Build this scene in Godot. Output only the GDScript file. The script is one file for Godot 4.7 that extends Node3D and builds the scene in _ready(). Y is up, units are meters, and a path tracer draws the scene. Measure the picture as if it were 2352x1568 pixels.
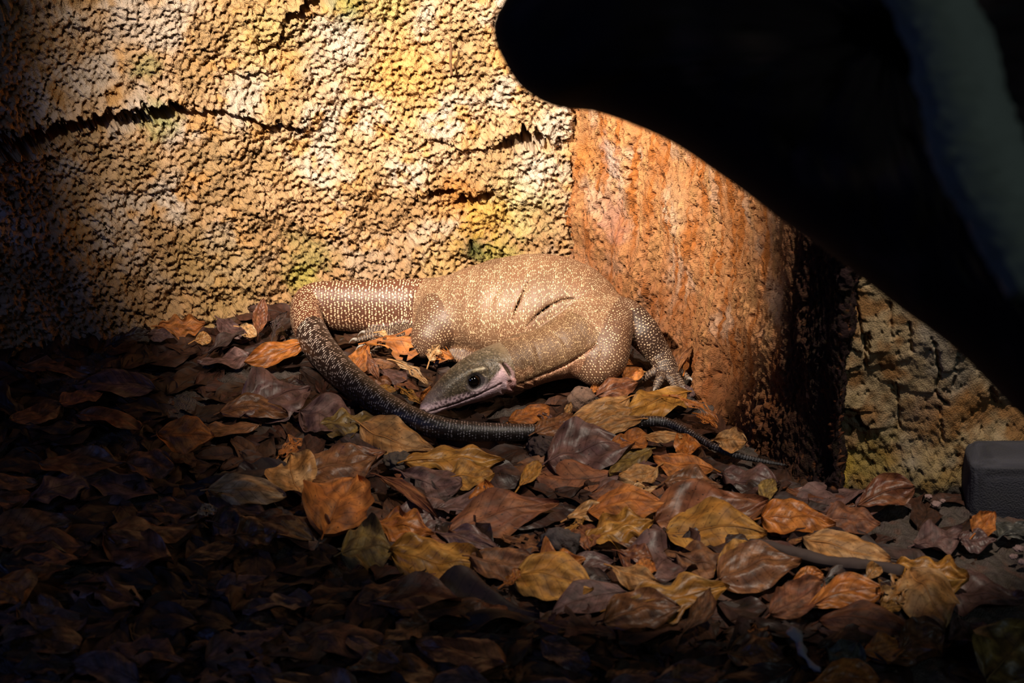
extends Node3D
# A monitor lizard resting on dead leaves at the foot of a rough rock wall, under warm spotlights, seen past a dark rock.

const FPX := 6250.0            # focal length in pixels of the 2352 x 1568 frame
var eye := Vector3.ZERO
var look := Basis.IDENTITY
var rng := RandomNumberGenerator.new()
var used := {}


func _ready() -> void:
	rng.seed = 7
	# ---- camera
	var pitch := deg_to_rad(28.0)
	eye = Vector3(0, 0.03, 0) + 2.5 * Vector3(0, sin(pitch), cos(pitch))
	look = Basis(Vector3.RIGHT, -pitch)
	var cam := Camera3D.new()
	cam.name = "camera"
	cam.transform = Transform3D(look, eye)
	cam.fov = rad_to_deg(2.0 * atan(784.0 / FPX))
	cam.near = 0.05
	cam.far = 20.0
	var lens := CameraAttributesPhysical.new()
	lens.frustum_focal_length = 12.0 / (784.0 / FPX)
	lens.frustum_focus_distance = 2.5
	lens.frustum_near = 0.05
	lens.frustum_far = 20.0
	lens.exposure_aperture = 10.0
	cam.attributes = lens
	add_child(cam)
	cam.current = true
	# ---- air
	var env := Environment.new()
	env.background_mode = Environment.BG_COLOR
	env.background_color = Color(0.0042, 0.0045, 0.006).linear_to_srgb()
	env.tonemap_mode = Environment.TONE_MAPPER_LINEAR
	env.tonemap_exposure = 1.0
	env.sdfgi_enabled = true
	env.ssao_enabled = true
	env.ssil_enabled = true
	var we := WorldEnvironment.new()
	we.name = "air"
	we.environment = env
	add_child(we)
	# ---- lamps and added fills
	spot("warm_spot_lamp", Vector3(-0.45, 1.08, 0.80), Vector3(-0.015, 0.165, -0.17), 17.4, 1.0, 7.0, Color(1.0, 0.93, 0.84), 0.028)
	spot("cool_spot_lamp", Vector3(0.40, 1.22, 0.62), Vector3(0.155, 0.0, 0.01), 18.8, 0.36, 1.45, Color(1.0, 0.93, 0.85), 0.015)
	var fill := OmniLight3D.new()  # added blue fill for the dark left side, no lamp of the place
	fill.name = "added_blue_fill"
	fill.position = Vector3(-1.2, 0.75, 0.9)
	fill.light_color = Color(0.5, 0.62, 1.0)
	fill.light_energy = 0.15
	fill.light_size = 0.2
	fill.omni_range = 8.0
	fill.omni_attenuation = 2.0
	fill.shadow_enabled = true
	add_child(fill)
	var dim := OmniLight3D.new()  # added fill to lift the bough out of the dark, no real source
	dim.name = "added_bough_fill"
	dim.position = Vector3(1.0, 1.4, 2.0)
	dim.light_color = Color(0.85, 0.95, 1.0)
	dim.light_energy = 0.30
	dim.light_size = 0.2
	dim.omni_range = 8.0
	dim.omni_attenuation = 2.0
	dim.shadow_enabled = true
	add_child(dim)
	# ---- the place
	build_walls()
	build_floor()
	build_shade_slab()
	build_overhang()
	# ---- the things
	build_lizard()
	build_leaves()
	build_bits()


func spot(called: String, at: Vector3, to: Vector3, half: float, blend: float, energy: float, tint: Color, size: float) -> void:
	var l := SpotLight3D.new()
	l.name = called
	add_child(l)
	l.look_at_from_position(at, to, Vector3.UP)
	l.spot_angle = half
	l.spot_angle_attenuation = blend
	l.spot_range = 8.0
	l.spot_attenuation = 2.0
	l.light_energy = energy
	l.light_color = tint
	l.light_size = size
	l.shadow_enabled = true


# ---------------------------------------------------------------- where a point of the photograph lies in the place
func ray(px: float, py: float) -> Vector3:
	return look * Vector3(px - 1176.0, 784.0 - py, -FPX).normalized()


func on_level(px: float, py: float, y: float) -> Vector3:   # on the horizontal plane at height y
	var r := ray(px, py)
	return eye + r * ((y - eye.y) / r.y)


func on_depth(px: float, py: float, z: float) -> Vector3:
	var r := ray(px, py)
	return eye + r * ((z - eye.z) / r.z)


func pixel(p: Vector3) -> Vector2:
	var q := look.transposed() * (p - eye)
	return Vector2(1176.0 + q.x / -q.z * FPX, 784.0 - q.y / -q.z * FPX)


# ---------------------------------------------------------------- helpers
func together(n: int, work: Callable) -> void:
	for i in n:
		work.call(i)


func numbered(called: String) -> String:
	var n: int = used.get(called, 0)
	used[called] = n + 1
	return called if n == 0 else "%s_%03d" % [called, n]


func tag(o: Node3D, label: String, category: String, group := "") -> void:
	o.set_meta("label", label)
	o.set_meta("category", category)
	if group:
		o.set_meta("group", group)


func put(called: String, m: Mesh, mat: Material, parent: Node3D = null, at := Vector3.ZERO) -> MeshInstance3D:
	var o := MeshInstance3D.new()
	o.name = numbered(called) if parent == null else called
	o.mesh = m
	if mat:
		o.material_override = mat
	o.position = at
	o.cast_shadow = GeometryInstance3D.SHADOW_CASTING_SETTING_ON
	if parent == null:
		add_child(o, true)
	else:
		parent.add_child(o, true)
	return o


func noise(kind: int, freq: float, sd: int, oct := 1, warp := 0.0) -> FastNoiseLite:
	var n := FastNoiseLite.new()
	n.noise_type = kind
	n.frequency = freq
	n.seed = sd
	if oct > 1:
		n.fractal_type = FastNoiseLite.FRACTAL_FBM
		n.fractal_octaves = oct
	else:
		n.fractal_type = FastNoiseLite.FRACTAL_NONE
	if kind == FastNoiseLite.TYPE_CELLULAR:
		n.cellular_return_type = FastNoiseLite.RETURN_DISTANCE
		n.cellular_distance_function = FastNoiseLite.DISTANCE_EUCLIDEAN
	if warp > 0.0:
		n.domain_warp_enabled = true
		n.domain_warp_amplitude = warp
		n.domain_warp_frequency = freq * 0.8
		n.domain_warp_fractal_type = FastNoiseLite.DOMAIN_WARP_FRACTAL_NONE
	return n


func noise_map(kind: int, freq: float, sd: int, size := 512, oct := 3) -> NoiseTexture2D:
	var t := NoiseTexture2D.new()
	t.width = size
	t.height = size
	t.seamless = true
	var n := noise(kind, freq, sd, oct)
	t.noise = n
	return t


func grid_mesh(v: PackedVector3Array, c: PackedColorArray, nu: int, nv: int, uv := PackedVector2Array(), skip := PackedByteArray()) -> ArrayMesh:
	# an nu x nv sheet of points (u runs fastest) with smooth normals
	var nrm := PackedVector3Array()
	nrm.resize(v.size())
	for j in nv:
		for i in nu:
			var du := v[j * nu + mini(i + 1, nu - 1)] - v[j * nu + maxi(i - 1, 0)]
			var dv := v[mini(j + 1, nv - 1) * nu + i] - v[maxi(j - 1, 0) * nu + i]
			nrm[j * nu + i] = du.cross(dv).normalized()
	var idx := PackedInt32Array()
	idx.resize((nu - 1) * (nv - 1) * 6)
	var k := 0
	for j in nv - 1:
		for i in nu - 1:
			var a := j * nu + i
			if skip.size() and skip[a]:
				continue
			idx[k] = a
			idx[k + 1] = a + nu
			idx[k + 2] = a + 1
			idx[k + 3] = a + 1
			idx[k + 4] = a + nu
			idx[k + 5] = a + nu + 1
			k += 6
	idx.resize(k)
	var arr := []
	arr.resize(Mesh.ARRAY_MAX)
	arr[Mesh.ARRAY_VERTEX] = v
	arr[Mesh.ARRAY_NORMAL] = nrm
	arr[Mesh.ARRAY_COLOR] = c
	if uv.size():
		arr[Mesh.ARRAY_TEX_UV] = uv
	arr[Mesh.ARRAY_INDEX] = idx
	var m := ArrayMesh.new()
	m.add_surface_from_arrays(Mesh.PRIMITIVE_TRIANGLES, arr)
	return m


func tube(pts: PackedVector3Array, rad: PackedFloat32Array, sides := 10, tint := Color.WHITE, rough := 0.0, sd := 1) -> ArrayMesh:
	# a closed round bar through the points
	var v := PackedVector3Array()
	var c := PackedColorArray()
	var uv := PackedVector2Array()
	var n := pts.size()
	var nz := noise(FastNoiseLite.TYPE_SIMPLEX_SMOOTH, 160.0, sd)
	var side := Vector3.ZERO
	var run := 0.0
	for j in n + 2:
		var q := clampi(j - 1, 0, n - 1)
		var ax := (pts[mini(q + 1, n - 1)] - pts[maxi(q - 1, 0)]).normalized()
		if side == Vector3.ZERO:
			side = ax.cross(Vector3.UP if absf(ax.y) < 0.9 else Vector3.RIGHT).normalized()
		side = (side - ax * side.dot(ax)).normalized()
		var up := ax.cross(side)
		if j > 1 and j < n + 1:
			run += pts[q].distance_to(pts[q - 1])
		for i in sides + 1:
			var a := TAU * i / sides
			var dirn := side * cos(a) + up * sin(a)
			var r := rad[q] if j > 0 and j < n + 1 else 0.0
			if rough > 0.0 and r > 0.0:
				var pp := pts[q] + dirn * r
				r *= 1.0 + rough * nz.get_noise_3dv(pp)
			v.append(pts[q] + dirn * r)
			c.append(tint)
			uv.append(Vector2(float(i) / sides, run * 20.0))
	return grid_mesh(v, c, sides + 1, n + 2, uv)


func lump(radius: Vector3, sd: int, rough: float, freq: float, tint: Color, tint2: Color, facet := 0.0, n := 26, boxy := 1.0) -> ArrayMesh:
	# a stone: a ball pushed in and out by noise
	var nz := noise(FastNoiseLite.TYPE_SIMPLEX_SMOOTH, freq, sd, 4)
	var ce := noise(FastNoiseLite.TYPE_CELLULAR, freq * 0.8, sd + 3)
	var v := PackedVector3Array()
	var c := PackedColorArray()
	for j in n + 1:
		var th := PI * j / n
		for i in 2 * n + 1:
			var ph := -TAU * (i % (2 * n)) / (2 * n)
			var d := Vector3(sin(th) * cos(ph), -cos(th), sin(th) * sin(ph))
			var k := 1.0 + rough * nz.get_noise_3dv(d) + facet * ce.get_noise_3dv(d)
			var f := d
			if boxy < 1.0:
				f = Vector3(signf(d.x) * pow(absf(d.x), boxy), signf(d.y) * pow(absf(d.y), boxy), signf(d.z) * pow(absf(d.z), boxy))
			v.append(f * k * radius)
			c.append(tint.lerp(tint2, clampf(0.5 + nz.get_noise_3dv(d * 2.3 + Vector3(9, 2, 4)), 0, 1)))
	return grid_mesh(v, c, 2 * n + 1, n + 1)


func plain(rough := 0.8, spec := 0.4) -> StandardMaterial3D:
	var m := StandardMaterial3D.new()
	m.vertex_color_use_as_albedo = true
	m.roughness = rough
	m.metallic_specular = spec
	return m


# ---------------------------------------------------------------- walls
func resample(ctrl: Array, step: float) -> PackedVector2Array:
	# plan line (x, z) through the control points, smooth, at even steps
	var cv := Curve2D.new()
	cv.bake_interval = 0.002
	for i in ctrl.size():
		var p: Vector2 = ctrl[i]
		var a: Vector2 = ctrl[maxi(i - 1, 0)]
		var b: Vector2 = ctrl[mini(i + 1, ctrl.size() - 1)]
		var tangent := (b - a) / 6.0
		cv.add_point(p, -tangent, tangent)
	var n := int(cv.get_baked_length() / step)
	var out := PackedVector2Array()
	for i in n + 1:
		out.append(cv.sample_baked(cv.get_baked_length() * i / n, true))
	return out


func plan_hit(line: PackedVector2Array, step: float, px: float, py: float) -> Vector2:
	# (distance along the plan line, height) where the sight line through a pixel meets the wall
	var r := ray(px, py)
	var o := Vector2(eye.x, eye.z)
	var d := Vector2(r.x, r.z)
	var best := Vector2(-9, -9)
	for i in line.size() - 1:
		var a := line[i]
		var e := line[i + 1] - a
		var den := d.x * e.y - d.y * e.x
		if absf(den) < 1e-9:
			continue
		var w := a - o
		var t := (w.x * e.y - w.y * e.x) / den
		var u := (w.x * d.y - w.y * d.x) / den
		if t > 0 and u >= -0.01 and u <= 1.01:
			best = Vector2((i + u) * step, eye.y + r.y * t)
			break
	return best


# cracks: [half width px, depth mm, overhang mm, points ...]
func rock_wall(called: String, ctrl: Array, top: float, dy: float, step: float, look_: int, cracks: Array, mat: Material) -> void:
	var line := resample(ctrl, step)
	var real := 0.0
	for i in line.size() - 1:
		real += line[i].distance_to(line[i + 1])
	step = real / (line.size() - 1)
	var nu := line.size()
	var heights := PackedFloat32Array()
	var hy := -0.03
	while hy < top:
		heights.append(hy)
		hy += dy if hy < 0.325 else dy * 4.0
	var nv := heights.size()
	var segs := []
	for k in cracks:
		var hw: float = k[0] * 0.0004
		for i in range(3, k.size() - 1):
			var a := plan_hit(line, step, k[i].x, k[i].y)
			var b := plan_hit(line, step, k[i + 1].x, k[i + 1].y)
			if a.x > -5 and b.x > -5:
				segs.append([a, b, hw, k[1] * 0.001, k[2] * 0.001])
	var spots := []      # [place, radius, strength, colour]
	for k in SPOTS:
		if k[0] == look_:
			spots.append([plan_hit(line, step, k[1], k[2]), k[3] * 0.0004, k[4], k[5]])
	var lumps := noise(FastNoiseLite.TYPE_CELLULAR, 230.0, 11 + look_, 1, 0.006)
	var fine := noise(FastNoiseLite.TYPE_CELLULAR, 400.0, 23 + look_, 1, 0.003)
	var pits := noise(FastNoiseLite.TYPE_SIMPLEX, 140.0 if look_ == 0 else 100.0, 31 + look_, 4)
	var big := noise(FastNoiseLite.TYPE_SIMPLEX_SMOOTH, 9.0, 41 + look_, 3)
	var jag := noise(FastNoiseLite.TYPE_SIMPLEX_SMOOTH, 120.0, 5, 2)
	var ca := noise(FastNoiseLite.TYPE_SIMPLEX_SMOOTH, 14.0, 51 + look_, 3)
	var cb := noise(FastNoiseLite.TYPE_SIMPLEX_SMOOTH, 26.0, 61 + look_, 3)
	var cc := noise(FastNoiseLite.TYPE_SIMPLEX_SMOOTH, 110.0, 71 + look_, 2)
	var v := PackedVector3Array()
	var c := PackedColorArray()
	var strips := 24
	var made := []
	made.resize(strips)
	var work := func(part: int) -> void:
		var pv := PackedVector3Array()
		var pc := PackedColorArray()
		for i in range(nu * part / strips, nu * (part + 1) / strips):
			wall_column(i, line, step, heights, segs, spots, look_, [lumps, fine, pits, big, jag, ca, cb, cc], pv, pc)
		made[part] = [pv, pc]
	together(strips, work)
	v.resize(nu * nv)
	c.resize(nu * nv)
	var col_no := 0
	for m in made:
		var pv: PackedVector3Array = m[0]
		var pc: PackedColorArray = m[1]
		for q in pv.size() / nv:
			for j in nv:
				v[j * nu + col_no] = pv[q * nv + j]
				c[j * nu + col_no] = pc[q * nv + j]
			col_no += 1
	var uv := PackedVector2Array()
	for y in heights:
		for i in nu:
			uv.append(Vector2(i * step, y) * 24.0)
	var o := put(called, grid_mesh(v, c, nu, nv, uv), mat)
	o.set_meta("kind", "structure")
	tag(o, ["rough ochre rock wall behind the lizard with dark cracks", "orange brown rock face turning away to the right of the lizard", "grey tan cracked rock face beyond the sharp corner"][look_], "rock wall")


func wall_column(i: int, line: PackedVector2Array, step: float, heights: PackedFloat32Array, segs: Array, spots: Array, look_: int, nz: Array, v: PackedVector3Array, c: PackedColorArray) -> void:
		var lumps: FastNoiseLite = nz[0]
		var fine: FastNoiseLite = nz[1]
		var pits: FastNoiseLite = nz[2]
		var big: FastNoiseLite = nz[3]
		var jag: FastNoiseLite = nz[4]
		var ca: FastNoiseLite = nz[5]
		var cb: FastNoiseLite = nz[6]
		var cc: FastNoiseLite = nz[7]
		var nu := line.size()
		var tg := (line[mini(i + 1, nu - 1)] - line[maxi(i - 1, 0)]).normalized()
		var nrm := Vector3(-tg.y, 0, tg.x)
		if nrm.z < 0.0 and absf(tg.x) > 0.05 and tg.x < 0:
			nrm = -nrm
		var s := i * step
		var near := []
		for g in segs:
			if s > minf(g[0].x, g[1].x) - 0.04 and s < maxf(g[0].x, g[1].x) + 0.04:
				near.append(g)
		var dots := []
		for g in spots:
			if absf(s - g[0].x) < g[1] * 2.2:
				dots.append(g)
		for y in heights:
			var st := Vector3(s, y, 0.0)
			var wob := cc.get_noise_3dv(st)
			var d := 0.012 * big.get_noise_3dv(st)
			var hollow := 0.0
			if look_ == 0:
				var l1 := lumps.get_noise_3dv(st) 
				var l2 := fine.get_noise_3dv(st)
				d += -0.0024 * (l1 + 0.6) - 0.0016 * (l2 + 0.6)
				var pt := pits.get_noise_3dv(st)
				d += 0.0052 * pt - 0.020 * maxf(0.0, -0.24 - pt) + 0.006 * big.get_noise_3dv(st * 3.3)
				hollow = -pt - 0.3
			elif look_ == 1:
				var sv := Vector3(s * 1.5, y * 0.62, 3.0)
				var l1 := lumps.get_noise_3dv(sv)
				var pt := pits.get_noise_3dv(sv * 1.3)
				var rough := smoothstep(-0.25, 0.35, ca.get_noise_3dv(Vector3(s * 2.0, y * 0.8, 7.0)))
				d += -(0.0008 + 0.0020 * rough) * (l1 + 0.6) - 0.0012 * (fine.get_noise_3dv(sv) + 0.6) + (0.002 + 0.003 * rough) * pt - 0.018 * maxf(0.0, -0.30 + 0.10 * rough - pt)
				d += 0.006 * big.get_noise_3dv(Vector3(s * 3.2, y * 0.35, 1.0))
				hollow = -pt - 0.15
			else:
				var sv := Vector3(s, y * 0.7, 5.0)
				var l1 := lumps.get_noise_3dv(sv)
				var low := smoothstep(0.09, 0.0, y)
				var pt := pits.get_noise_3dv(sv)
				d += -(0.0005 + 0.002 * low) * (l1 + 0.6) - (0.0006 + 0.001 * low) * (fine.get_noise_3dv(sv) + 0.6) + (0.0013 + 0.003 * low) * pt - 0.012 * maxf(0.0, -0.42 - pt)
				d += 0.004 * big.get_noise_3dv(Vector3(s * 2.0, y * 2.0, 1.0))
				hollow = l1
			if y < 0.05:    # the foot spreads into the ground
				d += 0.010 * (0.05 - y) / 0.05 * (0.6 + 0.8 * big.get_noise_3dv(st * 2.0))
			for g in near:
				var a: Vector2 = g[0]
				var ab: Vector2 = g[1] - a
				var p2 := Vector2(s, y)
				var t := clampf((p2 - a).dot(ab) / maxf(ab.length_squared(), 1e-9), 0, 1)
				var q := p2 - a - ab * t
				var hw: float = g[2] * (1.0 + 0.9 * jag.get_noise_2d(s, y))
				var dist := q.length() + 0.0012 * jag.get_noise_2d(s + 3.0, y)
				d -= g[3] * (1.0 - smoothstep(hw * 0.45, hw * 1.15, dist))
				if g[4] > 0.0 and q.y > 0.0 and dist < 0.04:
					d += g[4] * (1.0 - smoothstep(0.0, 0.035, dist))
			v.append(Vector3(line[i].x, y, line[i].y) + nrm * d)
			# the stone's colours, darker in the pits
			var na := ca.get_noise_3dv(st)
			var nb := cb.get_noise_3dv(st + Vector3(5, 1, 0))
			var col: Color
			if look_ == 0:
				col = Color(0.45, 0.295, 0.165)
				col = col.lerp(Color(0.46, 0.37, 0.29), smoothstep(-0.05, 0.4, na))
				col = col.lerp(Color(0.46, 0.25, 0.085), smoothstep(0.08, 0.42, nb) * 0.85)
				col = col.lerp(Color(0.33, 0.215, 0.105), smoothstep(0.0, 0.4, -na) * 0.85)
				col = col.lerp(Color(0.25, 0.14, 0.06), smoothstep(0.02, 0.5, hollow + 0.15) * 0.4)
				col = col.lerp(Color(0.27, 0.155, 0.072), smoothstep(0.15, 0.02, y + 0.05 * na) * 0.75)  # soil-brown foot, with the lamp's falloff painted in too
			elif look_ == 1:
				var streak := cb.get_noise_3dv(Vector3(s * 2.4, y * 0.35, 2.0))
				col = Color(0.40, 0.185, 0.078)
				col = col.lerp(Color(0.46, 0.29, 0.19), smoothstep(0.0, 0.45, na))
				col = col.lerp(Color(0.33, 0.115, 0.03), smoothstep(0.05, 0.4, streak))
				col = col.lerp(Color(0.40, 0.22, 0.09), smoothstep(0.05, 0.4, -streak) * 0.6)
				col = col.lerp(Color(0.13, 0.045, 0.018), smoothstep(0.14, 0.0, y) * 0.75)  # fading of the lamp towards the foot, painted into the stone
				col = col.lerp(Color(0.045, 0.022, 0.014), smoothstep(0.385, 0.45, s + 0.02 * nb))  # dark streak; the shade of this end is painted into it
				col = col.lerp(Color(0.018, 0.011, 0.009), smoothstep(0.46, 0.485, s))  # outer edge painted darker still, as if unlit
				if hollow > 0.15:
					col = col.lerp(Color(0.2, 0.07, 0.025), 0.5)
			else:
				col = Color(0.25, 0.185, 0.105)
				col = col.lerp(Color(0.19, 0.10, 0.04), smoothstep(-0.1, 0.3, nb))
				col = col.lerp(Color(0.20, 0.165, 0.12), smoothstep(0.0, 0.4, na))
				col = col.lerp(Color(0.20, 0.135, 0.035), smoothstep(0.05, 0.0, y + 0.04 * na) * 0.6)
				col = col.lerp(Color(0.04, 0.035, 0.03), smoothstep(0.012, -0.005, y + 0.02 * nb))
			for g in dots:
				var dd: Vector2 = Vector2(s, y) - g[0]
				var f: float = g[2] * smoothstep(g[1] * 1.5, g[1] * 0.3, dd.length() + g[1] * 0.7 * nb + g[1] * 0.4 * wob)
				if f > 0.0:
					col = col.lerp(g[3], f)
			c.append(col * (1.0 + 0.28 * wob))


var SPOTS := [
	[0, 800, 15, 55, 0.8, Color(0.17, 0.20, 0.05)], [0, 890, 20, 40, 0.8, Color(0.48, 0.36, 0.14)], [0, 370, 272, 50, 0.7, Color(0.30, 0.31, 0.10)],
	[0, 700, 590, 60, 0.65, Color(0.23, 0.20, 0.07)], [0, 1095, 572, 40, 0.92, Color(0.06, 0.075, 0.025)], [0, 1150, 590, 60, 0.6, Color(0.30, 0.26, 0.06)],
	[0, 330, 155, 30, 0.6, Color(0.25, 0.25, 0.10)], [0, 1060, 455, 60, 0.6, Color(0.42, 0.16, 0.02)], [0, 920, 170, 90, 0.6, Color(0.55, 0.30, 0.08)],
	[0, 610, 85, 90, 0.6, Color(0.44, 0.31, 0.13)], [0, 780, 90, 80, 0.6, Color(0.48, 0.41, 0.36)], [0, 1250, 380, 70, 0.7, Color(0.48, 0.40, 0.32)], [0, 1180, 480, 80, 0.6, Color(0.42, 0.36, 0.16)],
	[0, 500, 620, 120, 0.5, Color(0.30, 0.20, 0.07)], [0, 690, 640, 40, 0.6, Color(0.33, 0.28, 0.06)], [0, 1120, 500, 60, 0.6, Color(0.46, 0.25, 0.03)], [0, 1010, 590, 60, 0.5, Color(0.40, 0.24, 0.06)],
	[1, 1410, 370, 45, 0.7, Color(0.46, 0.36, 0.32)], [1, 1400, 500, 50, 0.5, Color(0.30, 0.16, 0.14)], [1, 1350, 360, 40, 0.6, Color(0.40, 0.17, 0.05)], [1, 1340, 640, 60, 0.4, Color(0.50, 0.33, 0.22)],
	[1, 1620, 980, 45, 0.75, Color(0.26, 0.16, 0.02)], [1, 1700, 960, 60, 0.6, Color(0.08, 0.03, 0.015)], [1, 1560, 470, 70, 0.4, Color(0.46, 0.30, 0.18)],
	[2, 1900, 1065, 55, 0.8, Color(0.42, 0.27, 0.03)], [2, 2150, 960, 60, 0.6, Color(0.22, 0.10, 0.03)], [2, 2240, 940, 50, 0.7, Color(0.25, 0.11, 0.03)], [2, 1900, 720, 60, 0.6, Color(0.26, 0.23, 0.17)],
	[2, 2000, 1040, 60, 0.5, Color(0.17, 0.12, 0.02)], [2, 1920, 960, 60, 0.5, Color(0.18, 0.13, 0.05)],
]


func build_walls() -> void:
	var grain := noise_map(FastNoiseLite.TYPE_SIMPLEX_SMOOTH, 0.045, 5, 512, 4)
	var mat := plain(0.92, 0.25)
	mat.heightmap_enabled = true
	mat.heightmap_texture = grain
	mat.heightmap_scale = 0.10
	var left := [Vector2(-0.62, 0.035), Vector2(-0.47, -0.045), Vector2(-0.33, -0.098), Vector2(-0.21, -0.145), Vector2(-0.07, -0.172), Vector2(0.02, -0.178), Vector2(0.050, -0.180), Vector2(0.0575, -0.187), Vector2(0.056, -0.215)]
	var cracks0 := [
		[30, 45, 5, Vector2(-60, 350), Vector2(0, 338), Vector2(60, 330), Vector2(130, 303)],
		[24, 45, 5, Vector2(130, 303), Vector2(190, 288), Vector2(250, 276), Vector2(330, 268), Vector2(400, 252)],
		[8, 16, 3, Vector2(400, 252), Vector2(430, 262), Vector2(500, 258), Vector2(560, 270), Vector2(610, 285), Vector2(690, 296)],
		[6, 10, 3, Vector2(10, 372), Vector2(70, 372), Vector2(120, 366)],
		[16, 30, 4, Vector2(760, -15), Vector2(700, 12), Vector2(665, 40)], [4, 8, 2, Vector2(665, 40), Vector2(648, 70), Vector2(640, 110), Vector2(600, 120)],
		[6, 8, 3, Vector2(530, 172), Vector2(570, 180), Vector2(610, 168)], [4, 6, 2, Vector2(590, 490), Vector2(600, 500)], [4, 6, 2, Vector2(770, 545), Vector2(790, 548)],
		[4, 8, 3, Vector2(1000, 322), Vector2(1060, 342), Vector2(1110, 345), Vector2(1160, 345)], [24, 26, 3, Vector2(1165, 333), Vector2(1210, 322), Vector2(1245, 328)], [4, 8, 3, Vector2(1245, 335), Vector2(1310, 322)],
		[12, 16, 4, Vector2(990, 447), Vector2(1035, 438)], [17, 20, 4, Vector2(1070, 460), Vector2(1120, 452)], [6, 8, 2, Vector2(1080, 555), Vector2(1095, 585)], [4, 7, 2, Vector2(30, 420), Vector2(60, 430)],
		[5, 7, 2, Vector2(1040, 178), Vector2(1062, 174)], [5, 6, 1, Vector2(1240, 480), Vector2(1255, 500)],
	]
	rock_wall("wall_back", left, 0.50, 0.00135, 0.00135, 0, cracks0, mat)
	var mid := [Vector2(0.040, -0.230), Vector2(0.052, -0.198), Vector2(0.085, -0.150), Vector2(0.120, -0.100), Vector2(0.155, -0.035), Vector2(0.190, 0.060), Vector2(0.218, 0.125), Vector2(0.243, 0.175), Vector2(0.262, 0.208), Vector2(0.270, 0.224), Vector2(0.2745, 0.226), Vector2(0.278, 0.215), Vector2(0.283, 0.18)]
	var cracks1 := [
		[6, 8, 0, Vector2(1632, 505), Vector2(1640, 520)], [5, 8, 0, Vector2(1655, 515), Vector2(1656, 535)], [6, 8, 0, Vector2(1630, 535), Vector2(1633, 550)], [3, 6, 0, Vector2(1568, 660), Vector2(1590, 745)], [3, 5, 0, Vector2(1525, 740), Vector2(1550, 800)],
		[4, 6, 0, Vector2(1315, 250), Vector2(1318, 280)], [3, 5, 0, Vector2(1418, 268), Vector2(1422, 300)], [3, 6, 0, Vector2(1400, 470), Vector2(1415, 505)], [3, 5, 0, Vector2(1605, 400), Vector2(1618, 470), Vector2(1615, 520)], [4, 7, 0, Vector2(1730, 480), Vector2(1745, 510)],
		[4, 8, 0, Vector2(1825, 560), Vector2(1822, 700), Vector2(1812, 830)], [3, 6, 0, Vector2(1795, 560), Vector2(1790, 760)],
	]
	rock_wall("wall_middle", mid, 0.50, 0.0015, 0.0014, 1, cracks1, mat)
	var right := [Vector2(0.255, 0.180), Vector2(0.275, 0.194), Vector2(0.300, 0.198), Vector2(0.36, 0.205), Vector2(0.44, 0.195), Vector2(0.52, 0.200), Vector2(0.70, 0.24), Vector2(0.85, 0.30)]
	var cracks2 := [
		[4, 5, 2, Vector2(1950, 600), Vector2(1962, 670), Vector2(1975, 730), Vector2(1985, 800), Vector2(1988, 840)], [10, 7, 2, Vector2(1990, 765), Vector2(1988, 795)], [3, 4, 1, Vector2(2045, 700), Vector2(2048, 780)], [4, 5, 1, Vector2(2090, 740), Vector2(2092, 800)],
		[4, 5, 1, Vector2(2145, 780), Vector2(2158, 850), Vector2(2150, 905), Vector2(2175, 930)], [3, 4, 2, Vector2(1870, 858), Vector2(1930, 850), Vector2(1990, 832)], [4, 4, 3, Vector2(1870, 915), Vector2(1930, 928), Vector2(1965, 940)], [9, 7, 3, Vector2(1970, 955), Vector2(1985, 980)],
		[3, 4, 1, Vector2(2060, 880), Vector2(2065, 990)], [4, 4, 1, Vector2(2160, 940), Vector2(2165, 1010)], [3, 4, 1, Vector2(2200, 800), Vector2(2190, 900)], [8, 5, 1, Vector2(2280, 900), Vector2(2290, 930)], [3, 4, 2, Vector2(1985, 655), Vector2(2015, 640)],
	]
	rock_wall("wall_right", right, 0.42, 0.0015, 0.0015, 2, cracks2, mat)


func ground_height(x: float, z: float) -> float:
	return 0.0


func build_floor() -> void:
	var nz := noise(FastNoiseLite.TYPE_SIMPLEX_SMOOTH, 14.0, 3, 3)
	var cr := noise(FastNoiseLite.TYPE_CELLULAR, 130.0, 4, 1, 0.004)
	var sm := noise(FastNoiseLite.TYPE_SIMPLEX_SMOOTH, 170.0, 6, 3)
	var nu := 400
	var nv := 300
	var v := PackedVector3Array()
	var c := PackedColorArray()
	v.resize(nu * nv)
	c.resize(nu * nv)
	for j in nv:
		for i in nu:
			var x := -0.8 + 1.6 * i / (nu - 1)
			var z := 0.94 - 1.2 * j / (nv - 1)
			var h := -0.008 + 0.006 * nz.get_noise_2d(x, z) - 0.003 * (cr.get_noise_2d(x, z) + 0.5) + 0.003 * sm.get_noise_2d(x, z)
			v[j * nu + i] = Vector3(x, h, z)
			var t := clampf(0.5 + 0.9 * sm.get_noise_2d(x + 3.0, z), 0, 1)
			var col := Color(0.030, 0.022, 0.017).lerp(Color(0.085, 0.065, 0.055), t)
			col = col.lerp(Color(0.10, 0.045, 0.03), smoothstep(0.2, 0.5, nz.get_noise_2d(x * 3.0, z * 3.0 + 5.0)) * 0.7)
			c[j * nu + i] = col
	var mat := plain(0.75, 0.45)
	mat.heightmap_enabled = true
	mat.heightmap_texture = noise_map(FastNoiseLite.TYPE_SIMPLEX_SMOOTH, 0.06, 8, 512, 4)
	mat.heightmap_scale = 0.15
	var uv := PackedVector2Array()
	for p in v:
		uv.append(Vector2(p.x, p.z) * 14.0)
	var o := put("floor", grid_mesh(v, c, nu, nv, uv), mat)
	o.set_meta("kind", "structure")
	tag(o, "dark damp crumbly soil floor under the dead leaves", "ground")


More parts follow.
